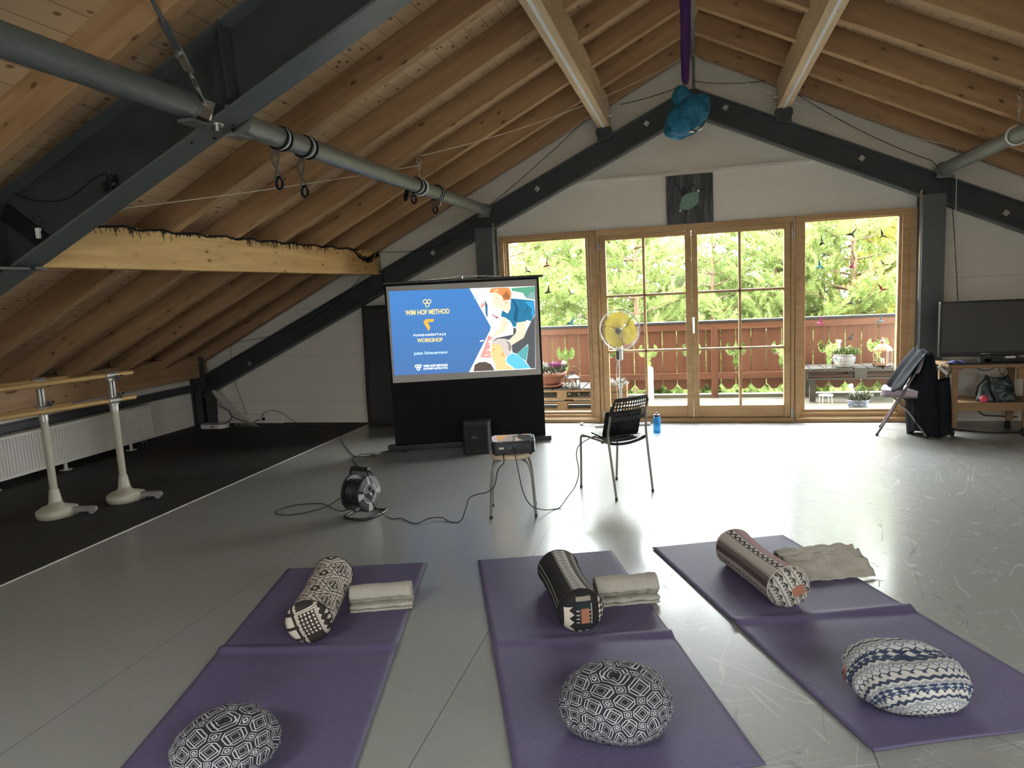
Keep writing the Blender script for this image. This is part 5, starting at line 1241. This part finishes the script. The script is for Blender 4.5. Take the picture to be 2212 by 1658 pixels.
o = MB().box(2.80, 2.88, 7.44, 7.47, .743, .762).build('white_adapter', m_white, bevel=.003); tag(o, 'small white adapter on the trolley top under the television', 'adapter')
o = MB().box(2.36, 2.58, 7.45, 7.6, .690, .698).build('laptop_tray', m_greywood); tag(o, 'thin grey slab lying on the trolley top at its left end', 'tray')
mb = MB().grid(lambda u, v: (2.33 + .17 * u, 7.44 + .12 * v, .702 + .022 * sin(pi * u) * sin(pi * v) + .006 * sin(14 * u + 5 * v)), 16, 10)
o = mb.build('blue_cloth', simple('indigo_cloth', (.06, .065, .18), .8), solid=.004); tag(o, 'crumpled indigo cloth on the left end of the trolley top', 'cloth')
o = MB().cyl((2.255, 7.43, .665), (2.315, 7.43, .605), .017, n=14).cyl((2.24, 7.43, .68), (2.256, 7.43, .664), .02).build('white_bulb_lamp', m_white); tag(o, 'white cylinder clipped to the left end of the trolley top', 'lamp')
mb = MB().tube([(2.31, 7.43, .61), (2.37, 7.44, .615)], .005).tube([(2.18, 7.46, .545), (2.36, 7.47, .55)], .003).tube([(2.22, 7.46, .38), (2.36, 7.47, .385)], .003)
tag(mb.build('wire_hook', m_chrome), 'thin metal rods sticking out from the trolley left leg', 'wire')
mb = MB().tube(smoothpath([(2.34, 7.43, .64), (2.32, 7.42, .58), (2.335, 7.42, .50), (2.30, 7.42, .46), (2.33, 7.42, .44), (2.335, 7.42, .3), (2.33, 7.42, .26)], 5), .005)
tag(mb.build('black_cable', m_cable), 'black cable hanging down along the trolley left leg', 'cable')
mb = MB()
for a, b, s in (((2.44, 7.6, .655), (2.55, 7.6, .655), .02), ((2.60, 7.6, .655), (2.79, 7.6, .655), .045), ((2.80, 7.6, .655), (2.88, 7.6, .655), .09)): mb.tube(sagline(a, b, s), .0035)
tag(mb.build('black_cable', m_cable), 'black cables drooping under the trolley top board', 'cable')
mb = MB().tube(smoothpath([(2.74, 7.9, .24), (2.80, 7.95, .12), (2.95, 7.95, .10), (3.1, 7.9, .10)], 6), .006).tube(smoothpath([(2.5, 7.75, .006), (2.7, 7.62, .006), (2.95, 7.6, .006), (3.1, 7.7, .006)], 6), .006)
tag(mb.build('black_cable', m_cable), 'black cable on the floor under the trolley', 'cable')
m_bag = Mat('marbled_bag_cloth', .45, spec=.5); n_ = m_bag.noise(m_bag.coord(), 14, 4, .6, 1.5); m_bag.set('Base Color', m_bag.ramp(n_, [(.42, (.012, .014, .015)), (.52, (.05, .075, .075)), (.62, (.16, .22, .22))])); m_bag.bump(n_, .5, .01); m_bag = m_bag.m
t = thing('shoulder_bag', 'shiny dark teal marbled bag standing on the trolley lower shelf', 'bag', (2.80, 7.62, .316))
def bagf(u, v):
    a = 2 * pi * u; w = .165 - .07 * v ** 1.5; k = 1 + .06 * noise.noise((cos(a) * 2, sin(a) * 2, v * 5)) + .03 * sin(7 * a + 6 * v)
    return (w * cos(a) * k, (.10 - .06 * v) * sin(a) * k, .235 * v + .015 * v * cos(2 * a))
MB().grid(bagf, 40, 16, wrapu=True).add([(.16 * cos(a), .10 * sin(a), .002) for a in [i * pi / 12 for i in range(24)]], [tuple(range(24))]).build('bag_body', m_bag, t, solid=.004)
MB().tube(smoothpath([(-.09, -.06, .22), (-.10, -.10, .15), (-.08, -.115, .08), (-.05, -.12, .02)], 5), .010).tube(smoothpath([(-.09, -.03, .23), (-.16, -.02, .15), (-.18, -.02, .05)], 5), .007).build('strap', m_blackm, t)
o = MB().ball((2.655, 7.50, .352), .036, 20, 14).build('pink_ball', simple('pink_foam', (.75, .10, .17), .7, var=.06)); tag(o, 'pink ball on the trolley lower shelf in front of the bag', 'ball')

# ------------------------------------------------------------------ folding chair and jacket
m_mauve = simple('mauve_vinyl', (.36, .29, .33), .5, var=.05); m_fold = simple('mauve_steel', (.17, .14, .14), .4, .3)
wa = math.atan2(.436, .134)   # direction of the chair's width
t = thing('folding_chair', 'folding chair with mauve padded seat turned sideways, black jacket over its back', 'chair', (2.0, 7.60, 0), wa)
# local x = width (towards the wall), local -y = towards the camera's right
MB().prism(rrect(-.20, .20, -.19, .20, .07), .405, .455, lambda a, b, z: (a, b, z + .006 * (1 - (a / .2) ** 2))).build('seat_pad', m_mauve, t, bevel=.012)
MB().prism(rrect(-.205, .205, -.195, .205, .07), .385, .405, lambda a, b, z: (a, b, z)).build('seat_pan', m_fold, t)
for s in (-1, 1):
    f = lambda y, z: (s * .215, y, z)
    MB().tube(smoothpath([f(.225, .01), f(.07, .30), f(-.06, .56), f(-.14, .74), (s * .20, -.165, .80)], 6), .011).build('front_leg', m_fold, t)
    MB().tube([(s * .195, -.20, .01), (s * .195, -.05, .24), (s * .195, .10, .40)], .010).build('rear_leg', m_fold, t)
    for y, x in ((.225, .215), (-.20, .195)): MB().cyl((s * x, y, 0), (s * x, y - (.005 if y > 0 else -.005), .022), .014).build('foot_cap', m_black, t)
MB().prism(rrect(-.20, .20, .62, .80, .03), 0, .02, lambda a, b, y: (a, -.10 - (b - .62) * .36 - y, b)).build('backrest', m_mauve, t, bevel=.005)
MB().tube([(-.195, -.12, .13), (.195, -.12, .13)], .008).build('cross_bar', m_fold, t)
m_jack = Mat('black_jacket_cloth', .9, spec=.12); n_ = m_jack.noise(m_jack.coord(), 7, 3); m_jack.set('Base Color', m_jack.mix(n_, (.006, .007, .009), (.020, .023, .028))); m_jack.bump(m_jack.wave(m_jack.coord('Object', (1, 1, .35)), 5, 5, 2), .12, .02); m_jack = m_jack.m
t = thing('jacket', 'black jacket draped over the back of the folding chair, reaching the floor', 'jacket', (2.15, 7.50, 0), .05)
def jk(u, v, x0=-.02, w0=.045, w1=.155, zb=.03, tilt=.03, d=.18, sk=0):
    a = 2 * pi * u; z = .845 - v * (.845 - zb); w = w0 + (w1 - w0) * min(1, v * 1.5) ** .8 - .03 * max(0, v - .7); 
    cx = x0 + tilt * v + sk * v * v; k = 1 + .07 * sin(6 * a + 4 * v) * v + .12 * noise.noise((cos(a) * 2, sin(a) * 2, v * 3))
    r = 1 if v > .04 else (v / .04) ** .5
    return (cx + w * cos(a) * k * r, d * (.95 if v < .5 else .95 - .3 * (v - .5)) * sin(a) * k * r, z + .035 * v * v * sin(2 * a))
MB().grid(lambda u, v: jk(u, v), 40, 34, wrapu=True).build('jacket_body', m_jack, t)
MB().grid(lambda u, v: (.11 + .03 * v + (.055 + .01 * sin(3 * v)) * cos(2 * pi * u), -.12 + .05 * sin(2 * pi * u), .56 - .53 * v + .02 * cos(2 * pi * u)), 18, 18, wrapu=True).build('sleeve', m_jack, t)
def drape(u, v): return (-.05 - .24 * v + .025 * sin(7 * u) * v, (.5 - u) * .40, .83 - .30 * v - .07 * v * v + .018 * sin(13 * u + 2 * v))
MB().grid(drape, 24, 10).build('front_fold', m_jack, t, solid=.006)

# ------------------------------------------------------------------ balcony
struct(MB().box(-3.2, 3.2, D + .26, 10.12, -.16, -.015).build('floor_deck', None or wood('deck_boards', (0.0921, 0.0879, 0.0753), (0.1339, 0.1255, 0.1088), axis=0, kn=.2, rand=False)))
YF = 10.06
t = thing('balcony_fence', 'red-brown balcony fence of boards with carved tulip cut-outs', 'fence', (0, YF, 0))
def board(x0, x1, cl, cr_, z0=.10, zt=.985):
    # outline with half cut-outs on either edge; the bottom ends in a soft point
    def side(x, s, cut):
        if not cut: return [(x, z0 + .075), (x, zt)]
        return [(x, z0 + .075), (x, .36), (x + s * .006, .38), (x + s * .040, .475), (x + s * .018, .52), (x + s * .040, .56), (x + s * .032, .585), (x + s * .075, .565), (x + s * .108, .588), (x + s * .128, .63), (x + s * .130, .685), (x + s * .112, .73), (x + s * .085, .75), (x + s * .070, .73), (x + s * .076, .705), (x + s * .060, .685), (x + s * .035, .69), (x + s * .014, .71), (x + s * .006, .74), (x, .75), (x, zt)]
    L = side(x0, 1, cl); R_ = side(x1, -1, cr_)
    return L + R_[::-1] + [((x0 + x1) / 2 + .03, z0), ((x0 + x1) / 2 - .03, z0)]
px = .196; g = .0055; xs = [-.048 + .19733 * k for k in range(-15, 16)]
m_light_edge = m_fence
for k in range(len(xs) - 1):
    kk = k - 15
    cl = (kk % 3 == 0); cr_ = ((kk + 1) % 3 == 0)
    MB().prism(board(xs[k] + g, xs[k + 1] - g, cl, cr_), 0, .022).build('board', m_fence, t)
MB().box(-3.1, 3.1, -.06, .10, 1.02, 1.055).build('cap_rail', simple('cap_grey', (.007, .008, .008), .8), t, 'grey capping rail', bevel=.004)
m_rail = wood('fence_rail', (0.0855, 0.0313, 0.0163), (0.1381, 0.0554, 0.0276), axis=0, kn=.6)
MB().box(-3.1, 3.1, -.045, -.002, .93, 1.02).build('top_rail', m_rail, t, bevel=.003)
MB().box(-3.1, 3.1, -.05, -.002, .245, .335).build('bottom_rail', m_rail, t, bevel=.004)
for x in (-2.4, .26): MB().box(x - .045, x + .045, -.055, -.001, -.01, .98).build('post', m_fence, t, bevel=.004)
o = MB().box(-3.1, 3.1, 10.02, 10.16, -.10, .03).build('balcony_kerb', simple('mossy_kerb', (0.0682, 0.0682, 0.0465), .8, var=.4)); struct(o); o.name = 'trim_3'

def pallet_table(label, x0, x1, y0, y1, zt, nb, grp, dark=False, layers=1):
    m = m_greywood if dark else m_pallet
    t = thing('pallet_table', label, 'table', (x0, y0, 0), group=grp); W_ = x1 - x0; Dp = y1 - y0
    bw = W_ / nb
    for i in range(nb): MB().box(i * bw + .008, (i + 1) * bw - .008, 0, Dp, zt - .02, zt).build('deck_board', m_greywood, t)
    z = zt - .02
    if layers == 1:
        MB().box(0, W_, 0, .09, z - .022, z).box(0, W_, Dp - .09, Dp, z - .022, z).build('stringer', m, t)
        for x in (.0, W_ / 2 - .07, W_ - .14):
            for y in (0, Dp - .09): MB().box(x, x + .14, y, y + .09, z - .10, z - .022).build('block', m, t)
        MB().box(0, W_, 0, .09, z - .122, z - .10).box(0, W_, Dp - .09, Dp, z - .122, z - .10).build('bottom_board', m, t)
        for x in (.16, W_ - .2):
            for y in (.01, Dp - .08): MB().box(x, x + .07, y, y + .07, 0, z - .122).build('leg', m, t)
    else:
        for k in range(2):
            zz = z - k * .148
            MB().box(0, W_, 0, .09, zz - .022, zz).box(0, W_, Dp - .09, Dp, zz - .022, zz).build('stringer', m, t)
            for x in (.0, W_ / 2 - .07 + .06, W_ - .14):
                for y in (0, Dp - .09): MB().box(x, x + .13, y, y + .09, zz - .10, zz - .022).build('block', m, t)
            MB().box(0, W_, 0, .09, zz - .122, zz - .10).box(0, W_, Dp - .09, Dp, zz - .122, zz - .10).build('bottom_board', m, t)
            if k == 0:
                for i in range(nb): MB().box(i * bw + .01, (i + 1) * bw - .01, .09, Dp - .09, zz - .142, zz - .122).build('deck_board', m_greywood, t)
    return t
pallet_table('two stacked light wood pallets outside the left window carrying flower bowl and lantern', -2.35, -1.15, 8.95, 9.55, .298, 9, 'pallet furniture on the balcony', layers=2)
pallet_table('weathered pallet table on legs outside the right window', 1.25, 2.75, 9.50, 9.98, .425, 9, 'pallet furniture on the balcony', dark=True)
# terracotta bowl
m_terra = simple('terracotta', (0.1091, 0.0384, 0.0211), .75, var=.12)
m_leaf = simple('grey_green_leaf', (0.0694, 0.0818, 0.0546), .7, var=.3, sc=40); m_leaf2 = simple('fresh_leaf', (0.0620, 0.0893, 0.0248), .7, var=.3, sc=40); m_wht = simple('white_flower', (0.1934, 0.1934, 0.1786), .7, var=.1)
def tuft(mb, c, r, n, s, seed, up=.5, mi=0, flat=.7):
    rd = random.Random(seed)
    for i in range(n):
        a = rd.uniform(0, 2 * pi); e = rd.uniform(.1, 1) ** .5; ph = rd.uniform(0, 1); p = V(c) + V((r * e * cos(a), r * e * sin(a), r * flat * (1 - e * e) * ph + r * .1))
        d = V((cos(a) * e, sin(a) * e, up + rd.random())).normalized(); q = d.cross(V((rd.uniform(-1, 1), rd.uniform(-1, 1), rd.uniform(-1, 1)))).normalized()
        L = s * rd.uniform(.6, 1.4); w = L * .22
        mb.add([p, p + d * L * .5 + q * w, p + d * L, p + d * L * .5 - q * w], [(0, 1, 2, 3)], mi)
    return mb
t = thing('flower_bowl', 'wide terracotta bowl with pink and white flowers on the stacked pallets', 'flowerpot', (-1.87, 9.12, .30))
MB().lathe([(0, .0), (.13, 0), (.15, .012), (.175, .02), (.19, .035), (.19, .042), (.17, .042), (0, .03)], n=36, caps=False).build('saucer', m_terra, t)
MB().lathe([(0, .032), (.13, .032), (.155, .07), (.19, .15), (.215, .155), (.222, .20), (.205, .20), (.18, .17), (0, .165)], n=36, caps=False).build('bowl', m_terra, t)
tuft(tuft(MB(), (0, 0, .17), .18, 420, .05, 1), (-.08, 0, .20), .12, 180, .04, 2).build('foliage', m_leaf, t)
tuft(MB(), (-.07, -.06, .26), .09, 120, .03, 3).build('white_flowers', m_wht, t)
tuft(MB(), (.07, -.03, .26), .075, 140, .04, 4).build('pink_flowers', simple('magenta_flower', (0.1736, 0.0248, 0.1240), .6), t)
tuft(MB(), (.16, -.02, .24), .06, 60, .05, 6).build('silver_leaves', m_leaf, t)
def solar(loc, lean, lab):
    t = thing('solar_light', lab, 'garden light', loc, group='solar stake lights')
    d = V((lean, 0, 1)).normalized()
    MB().cyl((0, 0, 0), d * .10, .004).build('stake', m_chrome, t); MB().cyl(d * .10, d * .18, .014, .020, n=14).build('lens', m_chrome, t); MB().cyl(d * .18, d * .205, .030, .026, n=14).build('solar_cap', m_white, t)
solar((-1.77, 9.12, .46), .55, 'solar stake light leaning out of the terracotta bowl')
# iron lantern
def lantern(label, loc, w, h, roof, m, mg, rz=.5, ring_=True, octo=4, feet=False):
    t = thing('lantern', label, 'lantern', loc, rz, 'lanterns on the pallets')
    r = w / 2; A0 = pi / octo
    P = [(r * cos(A0 + 2 * pi * i / octo) / cos(pi / octo), r * sin(A0 + 2 * pi * i / octo) / cos(pi / octo)) for i in range(octo)]
    z0 = .02 if feet else 0
    mb = MB().prism([(a * 1.04, b * 1.04) for a, b in P], z0, z0 + .015, lambda a, b, z: (a, b, z)); mb.build('base_plate', m, t)
    if feet:
        for a, b in P: MB().ball((a * .9, b * .9, .012), .012, 8, 6).build('foot', m, t)
    mb = MB()
    for a, b in P: mb.cyl((a * .97, b * .97, z0), (a * .97, b * .97, h), .005, n=6)
    for i in range(octo): mb.bar((*P[i], h), (*P[(i + 1) % octo], h), .01, .01)
    mb.build('frame', m, t)
    mb = MB()
    for i in range(octo): a, b = V((*P[i], 0)), V((*P[(i + 1) % octo], 0)); mb.add([a + V((0, 0, z0 + .01)), b + V((0, 0, z0 + .01)), b + V((0, 0, h)), a + V((0, 0, h))], [(0, 1, 2, 3)])
    mb.build('glass', mg, t)
    mb = MB(); n = octo; levels = roof
    for k in range(len(levels) - 1):
        (s0, a0), (s1, a1) = levels[k], levels[k + 1]
        vs = [(p * s0, q * s0, h + a0) for p, q in P] + [(p * s1, q * s1, h + a1) for p, q in P]
        mb.add(vs, [(i, (i + 1) % n, n + (i + 1) % n, n + i) for i in range(n)])
    mb.build('roof', m, t)
    MB().cyl((0, 0, .02), (0, 0, .10), .022).build('candle', m_wht, t)
    if ring_: MB().tube([(.045 * cos(a) + .03, 0, h + levels[-1][1] + .02 + .05 * sin(a)) for a in [-.9 + i * .28 for i in range(12)]], .003).build('handle_ring', m, t)
    return t
m_iron = simple('lantern_grey', (0.0397, 0.0347, 0.0347), .5, .3); m_copper = simple('copper', (0.1538, 0.0818, 0.0471), .4, .5)
lantern('small dark iron lantern with ring handle on the stacked pallets', (-1.56, 9.03, .30), .15, .135, [(1.15, 0), (.55, .03), (.25, .05), (.25, .062), (.40, .065), (.40, .075)], m_iron, m_pane)
lantern('copper hexagonal lantern with domed roof on the weathered pallet table', (2.27, 9.62, .427), .185, .20, [(1.12, 0), (1.02, .02), (.75, .055), (.35, .078), (.25, .085), (.25, .11), (.36, .115), (.12, .135), (.12, .155), (.02, .165)], m_copper, m_pane, .2, False, 6, True)
m_stone = simple('cream_stoneware', (0.1538, 0.1488, 0.1314), .4, var=.06); m_cob = simple('cobalt_glaze', (.045, .07, .16), .3)
def crock(label, loc, s, prof, m, leaves, seed, deco):
    t = thing('flowerpot', label, 'flowerpot', loc, group='stoneware pots on the balcony')
    MB().lathe([(a * s, b * s) for a, b in prof], n=36, caps=False).build('pot', m, t)
    deco(t, s)
    tuft(tuft(MB(), (0, 0, prof[-1][1] * s), s * .9, 330, .045, seed, .6), (s * .35, 0, prof[-1][1] * s), s * .7, 120, .07, seed + 1, .7).build('foliage', leaves, t)
    return t
prof = [(0, 0), (.62, 0), (.70, .10), (.92, .55), (.97, .85), (.90, 1.05), (.86, 1.12), (.98, 1.17), (.98, 1.25), (.88, 1.25), (.84, 1.1), (0, 1.05)]
def deco1(t, s):
    mb = MB()
    for z, r in ((.28, .80), (1.0, .935), (1.08, .895)): mb.tube([(s * r * cos(a), s * r * sin(a), s * z) for a in [i * pi / 24 for i in range(48)]], .0018, 4, closed=True)
    n = 22
    for k in range(n):
        a0 = 2 * pi * k / n; mb.tube([(s * .975 * cos(a0 + .19 * cos(q)), s * .975 * sin(a0 + .19 * cos(q)), s * (.75 + .18 * sin(q))) for q in [i * pi / 7 for i in range(15)]], .0016, 4)
    mb.build('blue_bands', m_cob, t)
    MB().tube([(-s * .80 + .02 * cos(a), -s * .55, s * .98 + .02 * sin(a)) for a in [i * pi / 8 for i in range(16)]], .006, 6, closed=True).build('handle', m_stone, t)
crock('cream stoneware pot with blue loops on the weathered pallet table', (1.83, 9.62, .427), .135, prof, m_stone, m_leaf2, 11, deco1)
tuft_o = None
prof2 = [(0, 0), (.80, 0), (.92, .15), (.98, .5), (.95, .72), (1.06, .80), (1.06, .88), (.95, .90), (.9, .8), (0, .75)]
def deco2(t, s):
    mb = MB()
    for q0, q1, ph in ((3.5, 4.3, 0), (4.5, 5.5, 1.5)):
        mb.tube([(s * 1.0 * cos(a), s * 1.0 * sin(a), s * (.42 + .18 * sin(7 * a + ph))) for a in [q0 + (q1 - q0) * i / 16 for i in range(17)]], .004, 5)
    mb.tube([(s * .985 * cos(a), s * .985 * sin(a), s * .72) for a in [i * pi / 24 for i in range(48)]], .003, 4, closed=True)
    mb.build('blue_bands', m_cob, t)
crock('blue-grey glazed pot with silvery plant on the deck boards outside the right window', (1.895, 9.13, -.015), .118, prof2, simple('bluegrey_glaze', (0.0893, 0.1042, 0.1240), .35, var=.2), m_leaf, 21, deco2)
solar((1.86, 9.06, .09), -.35, 'solar stake light in the blue-grey pot on the deck')
solar((1.76, 9.58, .57), 0.0, 'solar stake light in the cream pot on the pallet table')
t = thing('glass_jar', 'clear glass jar on the pallet table left of the cream pot', 'jar', (1.655, 9.62, .427)); MB().lathe([(0, 0), (.04, 0), (.04, .13), (.045, .14)], n=24, caps=False).build('glass_body', m_pane, t)
t = thing('plant_stand', 'small grey metal stand on the deck outside the right window', 'stand', (1.53, 9.10, -.015), .2)
MB().tube([(.075 * cos(a) * 1.1, .075 * sin(a), .165) for a in [i * pi / 12 for i in range(24)]], .006, 5, closed=True).tube([(.035 * cos(a), .035 * sin(a), .165) for a in [i * pi / 8 for i in range(16)]], .004, 5, closed=True).tube([(-.08, 0, .165), (.08, 0, .165)], .004).build('top_ring', m_zinc, t)
for a in (.78, 2.35, 3.92, 5.5): MB().tube([(.072 * cos(a), .07 * sin(a), .165), (.085 * cos(a), .08 * sin(a), .0)], .005).build('leg', m_zinc, t)
t = thing('wooden_crate', 'wooden crate with white flowers on the deck behind the fan', 'crate', (-1.02, 9.35, -.015))
for z in (.02, .12, .22): MB().box(-.14, .14, -.10, -.09, z, z + .08).box(-.14, .14, .09, .10, z, z + .08).box(-.14, -.13, -.09, .09, z, z + .08).box(.13, .14, -.09, .09, z, z + .08).build('slat', m_pallet, t)
tuft(MB(), (0, 0, .28), .13, 200, .05, 31).build('white_flowers', m_wht, t)
o = MB().cyl((-.60, 9.9, -.015), (-.60, 9.9, .42), .035, n=18).ball((-.60, 9.9, .42), .035, 14, 8).build('white_post_lamp', m_white); tag(o, 'white rounded post standing on the balcony before the fence', 'post')

# ------------------------------------------------------------------ trees beyond the balcony
m_pine = foliage_mat('pine_needles', (0.0993, 0.1520, 0.0423), (0.2571, 0.2934, 0.1108), (0.1986, 0.2462, 0.0857))
m_pine2 = foliage_mat('yellow_green_leaves', (0.2220, 0.2096, 0.0403), (0.3857, 0.3353, 0.0857), (0.2688, 0.2934, 0.0907))
m_bark = simple('pine_bark', (.14, .085, .05), .9, var=.3)
def pine_meshes(seed, H=7.5, R0=2.3, dense=1.0):
    rd = random.Random(seed); fo = MB(); br = MB()
    br.tube([(0, 0, 0), (.03, 0, H * .5), (0, .02, H)], [.11, .07, .015], 8)
    V_ = []; F_ = []
    def needle(p, d, L, w):
        q = d.cross(V((rd.uniform(-1, 1), rd.uniform(-1, 1), rd.uniform(-1, 1)))).normalized() * w
        k = len(V_); V_.extend((p - q, p + q, p + d * L)); F_.append((k, k + 1, k + 2))
    def shoot(p, d, L):
        n = int(46 * dense)
        for i in range(n):
            s = rd.random() ** .8; base = p + d * L * s
            a = V((rd.gauss(0, 1), rd.gauss(0, 1), rd.gauss(0, 1))).normalized(); nd = (d * .95 + (a - d * a.dot(d)) * .75).normalized()
            needle(base, nd, rd.uniform(.06, .11), .0065)
    z = .6
    while z < H - .2:
        R_ = R0 * (1 - (z / H) ** 1.5) * rd.uniform(.8, 1.1) + .25
        for k in range(rd.randint(5, 7)):
            a = rd.uniform(0, 2 * pi); dr = V((cos(a), sin(a), 0)); up = rd.uniform(.15, .5)
            pts = [V((0, 0, z)) + dr * R_ * s + V((0, 0, (up * s + .35 * s * s - .10 * s) * R_ * .6)) for s in (0, .35, .7, 1)]
            br.tube(pts, [.016, .010, .006, .003], 4, cap=False)
            nsh = int(R_ * 17)
            for j in range(nsh):
                s = .22 + .78 * (j + rd.random()) / nsh; i0 = min(2, int(s * 3)); f = s * 3 - i0; p = pts[i0].lerp(pts[i0 + 1], f)
                sd = V((-dr.y, dr.x, 0)) * rd.choice((-1, 1)); d = (dr * rd.uniform(.2, .8) + sd * rd.uniform(0, 1) + V((0, 0, rd.uniform(.2, 1.1)))).normalized()
                off = sd * rd.uniform(0, .28) * (1.2 - s) * R_ * .5; shoot(p + off, d, rd.uniform(.16, .34))
        z += rd.uniform(.20, .30)
    fo.add(V_, F_)
    return fo, br
protos = []
for sd, H, R0, mt in ((1, 7.6, 2.3, m_pine), (2, 6.6, 2.6, m_pine), (3, 7.0, 2.5, m_pine2)):
    fo, br = pine_meshes(sd, H, R0)
    t = thing('pine_tree', 'x', 'tree', (0, 0, 0), group='trees beyond the balcony')
    fo.build('needles', mt, t); br.build('trunk', m_bark, t); protos.append(t)
spots = [(0, -3.4, 13.2, -3.2, 1.0, 'pine tree beyond the balcony behind the projection screen edge'), (1, -1.9, 14.6, -3.0, 1.05, 'pine tree filling the upper part of the left window'),
         (0, -1.0, 12.6, -4.1, .95, 'lower pine with bright shoots outside, between left window and doors'), (0, .35, 13.6, -4.6, .98, 'short pine beyond the middle of the glass doors, sky above it'),
         (1, 1.45, 13.4, -3.2, .98, 'pine tree beyond the right leaf of the glass doors'), (0, 2.6, 12.9, -3.1, 1.0, 'pine tree with reddish trunk seen through the right window'),
         (2, 3.9, 13.8, -3.0, 1.05, 'yellow-green tree at the outer side of the right window'), (1, -.3, 16.8, -4.2, 1.1, 'farther pine behind the doors, lower crown against the sky'),
         (0, 3.0, 16.5, -3.0, 1.1, 'farther pine behind the right window'), (1, -4.6, 17.0, -3.0, 1.2, 'farther pine behind the left window'), (2, 5.6, 16.0, -3.0, 1.15, 'farther yellow-green tree right of the right window'),
         (0, 1.2, 18.5, -4.0, 1.1, 'farthest pine, seen between the door leaves'), (1, -2.6, 18.8, -3.3, 1.15, 'farthest pine behind the left window')]
used = set(); rd = random.Random(11)
for k, x, y, z, s, lab in spots:
    if k not in used: o = protos[k]; used.add(k); o.location = (x, y, z); o['label'] = lab; o.scale = (s, s, s); o.rotation_euler.z = rd.uniform(0, 6)
    else: dup(protos[k], (x, y, z), rd.uniform(0, 6), lab, sc=(s, s, s))
M = Mat('hedge_ground', .9); n_ = M.noise(M.coord(), 3, 4); M.set('Base Color', M.mix(n_, (0.0806, 0.1240, 0.0310), (0.1550, 0.1984, 0.0620)))
struct(MB().box(-30, 30, 10.4, 60, -3.4, -3.2).build('ground', M.m))

# ------------------------------------------------------------------ light: bright overcast sky through the glazed front and the added unseen openings
wd = bpy.data.worlds.new('sky'); SC.world = wd; wd.use_nodes = True; nt = wd.node_tree; bg = nt.nodes['Background']
tc = nt.nodes.new('ShaderNodeTexCoord'); sx = nt.nodes.new('ShaderNodeSeparateXYZ'); nt.links.new(tc.outputs['Generated'], sx.inputs[0])
rp = nt.nodes.new('ShaderNodeValToRGB'); nt.links.new(sx.outputs[2], rp.inputs[0]); e = rp.color_ramp.elements
e[0].position = .42; e[0].color = (.55, .60, .55, 1); e[1].position = .56; e[1].color = (.92, .96, 1.0, 1)
mpn = nt.nodes.new('ShaderNodeMath'); mpn.operation = 'MULTIPLY_ADD'; nt.links.new(sx.outputs[2], mpn.inputs[0]); mpn.inputs[1].default_value = .5; mpn.inputs[2].default_value = .5; nt.links.new(mpn.outputs[0], rp.inputs[0])
nt.links.new(rp.outputs[0], bg.inputs[0]); bg.inputs[1].default_value = 15.0
def portal(loc, zdir, xdir, w, h):
    l = bpy.data.lights.new('sky_portal', 'AREA'); l.shape = 'RECTANGLE'; l.size = w; l.size_y = h; l.cycles.is_portal = True; l.energy = 1
    o = bpy.data.objects.new('sky_portal', l); COL.objects.link(o); z = -V(zdir).normalized(); x = V(xdir).normalized(); y = z.cross(x)
    o.matrix_world = Matrix(((x.x, y.x, z.x, loc[0]), (x.y, y.y, z.y, loc[1]), (x.z, y.z, z.z, loc[2]), (0, 0, 0, 1)))
portal((0, D + .30, 1.12), (0, -1, 0), (1, 0, 0), 4.5, 2.3)
portal(((BW[0] + BW[1]) / 2, YB - .25, (BW[2] + BW[3]) / 2), (0, 1, 0), (1, 0, 0), BW[1] - BW[0], BW[3] - BW[2])
for side in SKY:
    for s0, s1, ya, yb in SKY[side]:
        n = V((side * sn, 0, cs)); portal(slope(side, (s0 + s1) / 2, (ya + yb) / 2, .30), -n, (0, 1, 0), yb - ya, s1 - s0)
sl_ = bpy.data.lights.new('sun', 'SUN'); sl_.energy = 9.0; sl_.angle = radians(12); sl_.color = (1, .95, .85)
so = bpy.data.objects.new('sun', sl_); COL.objects.link(so); so.rotation_euler = V((.88, -.03, -.48)).to_track_quat('-Z', 'Y').to_euler()
vs_ = SC.view_settings; vs_.view_transform = 'Standard'; vs_.look = 'None'; vs_.gamma = 1; vs_.use_curve_mapping = False; vs_.exposure = 1.55
SC.cycles.max_bounces = 6; SC.cycles.diffuse_bounces = 3; SC.cycles.glossy_bounces = 3; SC.cycles.transmission_bounces = 5; SC.cycles.transparent_max_bounces = 12
SC.cycles.use_adaptive_sampling = True; SC.cycles.adaptive_threshold = .03; SC.cycles.adaptive_min_samples = 20; SC.cycles.blur_glossy = 1.5
SC.cycles.sample_clamp_indirect = 5; SC.cycles.caustics_reflective = True; SC.cycles.caustics_refractive = False
